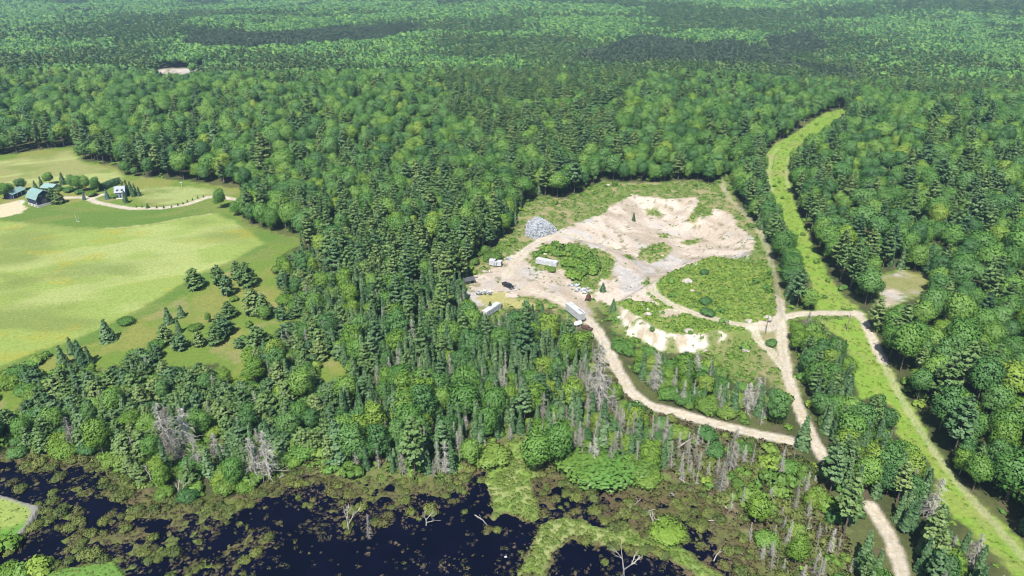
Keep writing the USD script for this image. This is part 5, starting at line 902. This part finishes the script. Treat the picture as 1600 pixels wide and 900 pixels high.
# poles, posts, logs
def pole(u, v, h, label, bar=True):
    c = gp(u, v); t = thing('utility_pole', label, 'pole', (c[0], c[1], c[2] - .3), 70); part('shaft', trimesh.Trimesh(*stick((0, 0, 0), (0, 0, h), .16, .10, 8), process=False), 'bark_pale', t)
    if bar: part('crossarm', rbox(2.2, .1, .12, (0, .14, h - .7), .01), 'weathered_wood', t); part('insulator', cat_(*[cyl(.05, .18, (x, .14, h - .5), 'z', 8) for x in (-.9, 0, .9)]), 'white_paint', t)
pole(1323, 516, 6.5, 'pale pole standing in the cleared strip below the T junction'); pole(1196, 522, 8.0, 'pale pole beside the track junction at the right tip of the green mound', False); pole(1320, 171, 13, 'pale pole on the crest where the cleared strip ends'); pole(1207, 264, 8, 'pale pole at the upper bend of the cleared strip')
c = gp(122, 346); t = thing('stake', 'thin white leaning stake alone on the mown grass right of the barn', 'stake', c, 0); part('upright', beam((-.3, 0, 0), (-.9, 0, 3.6), .09), 'white_paint', t); part('upright', beam((.5, 0, 0), (.9, 0, 2.4), .05), 'white_paint', t); part('foot', rbox(1.6, .3, .12, (.1, 0, 0), .02), 'white_paint', t)
c = gp(284, 291); t = thing('white_post', 'small white post on the back meadow right of the white house', 'post', c, 0); part('shaft', rbox(.25, .25, 2.0), 'white_paint', t); part('cap', rbox(1.4, .5, .25, (0, 0, 2.0), .03), 'white_paint', t)
c = gp(790, 871); t = thing('float', 'small white float alone on the dark pool near the green sedge strip', 'float', (c[0], c[1], -.05)); part('body', trimesh.creation.icosphere(2, .35).apply_scale([1.1, .7, .7]), 'white_paint', t, 50); part('stem', cyl(.05, .7, (.1, 0, .45), 'z', 8), 'white_paint', t)
def log(u0, v0, u1, v1, r, label, m='deadwood'):
    a, b = gp(u0, v0), gp(u1, v1); rng = np.random.default_rng(int(u0)); d = b - a; mid = d * .5 + [rng.normal(0, .15), rng.normal(0, .15), .15]; t = thing('fallen_log', label, 'log', a + [0, 0, r + .15], 0)
    part('stem', trimesh.util.concatenate([trimesh.Trimesh(*stick((0, 0, 0), mid, r, r * .75, 6), process=False), trimesh.Trimesh(*stick(mid, d, r * .75, r * .4, 6), process=False)]), m, t)
    for k in range(4): s = d * rng.uniform(.3, .95); part('branch_stub', beam(tuple(s), tuple(s + rng.normal(0, .5, 3) + [0, 0, .5]), r * .3), m, t)
for a in ((1054,704,1084,685,.28,'long pale fallen trunk in the brown brush below the access road'), (978,800,1001,782,.16,'white fallen tree forking upward in the dark marsh'), (990,805,1024,797,.12,'thin pale stick lying flat in the dark marsh'), (1061,749,1070,757,.16,'short pale log in the brown brush left of the grey dead tangle'), (1128,791,1138,798,.16,'short pale log near the lower right edge of the marsh'), (1258,828,1282,829,.22,'pale log lying level in the brown brush at lower right'), (1115,878,1126,862,.14,'forked pale branch at the right end of the green sedge strip'), (1105,815,1132,815,.1,'thin pale stick on the marsh right of the round lime bush'), (436,748,452,742,.12,'thin pale stick on the shore left of the red brown marsh'), (742,806,763,824,.12,'thin pale stick across the marsh beside the creek'), (1048,772,1053,776,.12,'tiny pale stick at the marsh edge below the fallen trunk'), (905,530,918,536,.2,'dark log beside the road bend below the car wreck')): log(*a)
# ------------------------------------------------------------------ trees and shrubs that stand alone, each at its own place
def one(kind, u, v, hpx, label, i=0, wide=1.0, group=None):
    """A plant whose foot is at photo pixel (u, v) and which looks hpx tall there."""
    x, y, z = gp(u, v); h = tall((x, y, z), hpx)
    if kind == 'shrub' and h > 2.8: kind = 'thicket'; h *= .72; wide *= 1.08
    fm = FAM['low' + kind if kind == 'broad' else kind]; key = fm[i % len(fm)]; nm = REALNAME[kind]; cat = {'broadleaf_tree': 'tree', 'white_pine': 'pine', 'young_pine': 'pine', 'spruce_tree': 'spruce', 'blue_spruce': 'spruce', 'dead_tree': 'dead tree', 'shrub': 'shrub'}[nm]
    return plant(nm, key, x, y, h, label, cat, group, z=z, wide=wide)
for s in SOLO: one(s[0], s[1], s[2], s[3], s[4], s[5] if len(s) > 5 else 0, s[6] if len(s) > 6 else 1.0)
SAP = ((213,324),(222,324),(231,325),(245,325),(256,325),(268,324),(278,321),(286,319),(293,316),(301,313),(309,310),(318,308),(336,303))
NTH = ['first', 'second', 'third', 'fourth', 'fifth', 'sixth', 'seventh', 'eighth', 'ninth', 'tenth', 'eleventh', 'twelfth', 'last']
for k, (u, v) in enumerate(SAP): one('openspruce', u, v, 7 if k == 2 else 4, f'{NTH[k]} sapling from the left in the row planted along the farm drive', k, 1.2, 'saplings along the farm drive')
# the clipped hedge behind the drive
a, b = gp(158, 297), gp(187, 286); C_, N_, S_ = [], [], []; rng = np.random.default_rng(9); Lh = np.hypot(*(b - a)[:2])
th = thing('hedge', 'long dark clipped evergreen hedge running back from the farm row', 'hedge', a, math.degrees(math.atan2((b - a)[1], (b - a)[0])))
n = 2600; px_ = rng.uniform(0, Lh, n); an = rng.uniform(-.1, math.pi + .1, n); C_ = np.column_stack([px_, np.cos(an) * 1.5 + rng.normal(0, .12, n), np.maximum(.1, np.sin(an) * 3.2 + rng.normal(0, .15, n)) + (b - a)[2] * px_ / Lh]); N_ = np.column_stack([rng.normal(0, .3, n), np.cos(an), np.sin(an)])
v_, f_, n_ = cards(C_, N_ + rng.normal(0, .3, N_.shape), .38, rng, soft=N_); raw_mesh(str(th.GetPath()) + '/foliage', v_, f_, 'needle_spruce', normals=n_)
for k in range(9): part('stem', trimesh.Trimesh(*stick((k * Lh / 8, 0, -.2), (k * Lh / 8, 0, 2.4), .08, .04, 5), process=False), 'bark', th)
# ------------------------------------------------------------------ the summer air
mat_ = usdkit.material(stage, '/World/Looks/haze_look', {'v': ('principled_volume', {'color': (.48,.74,1.0), 'density': HAZE, 'anisotropy': .0})}, [], volume='v.volume')
M['haze_look'] = mat_
hb = trimesh.creation.box(bounds=[[-24000, -9000, float(min(OZ.min(), gz.min())) - 1.0], [24000, 24000, float(max(OZ.max(), gz.max())) + 40.0]])
tag(usdkit.mesh(stage, '/World/haze', hb, mat_).GetPrim(), kind='stuff')
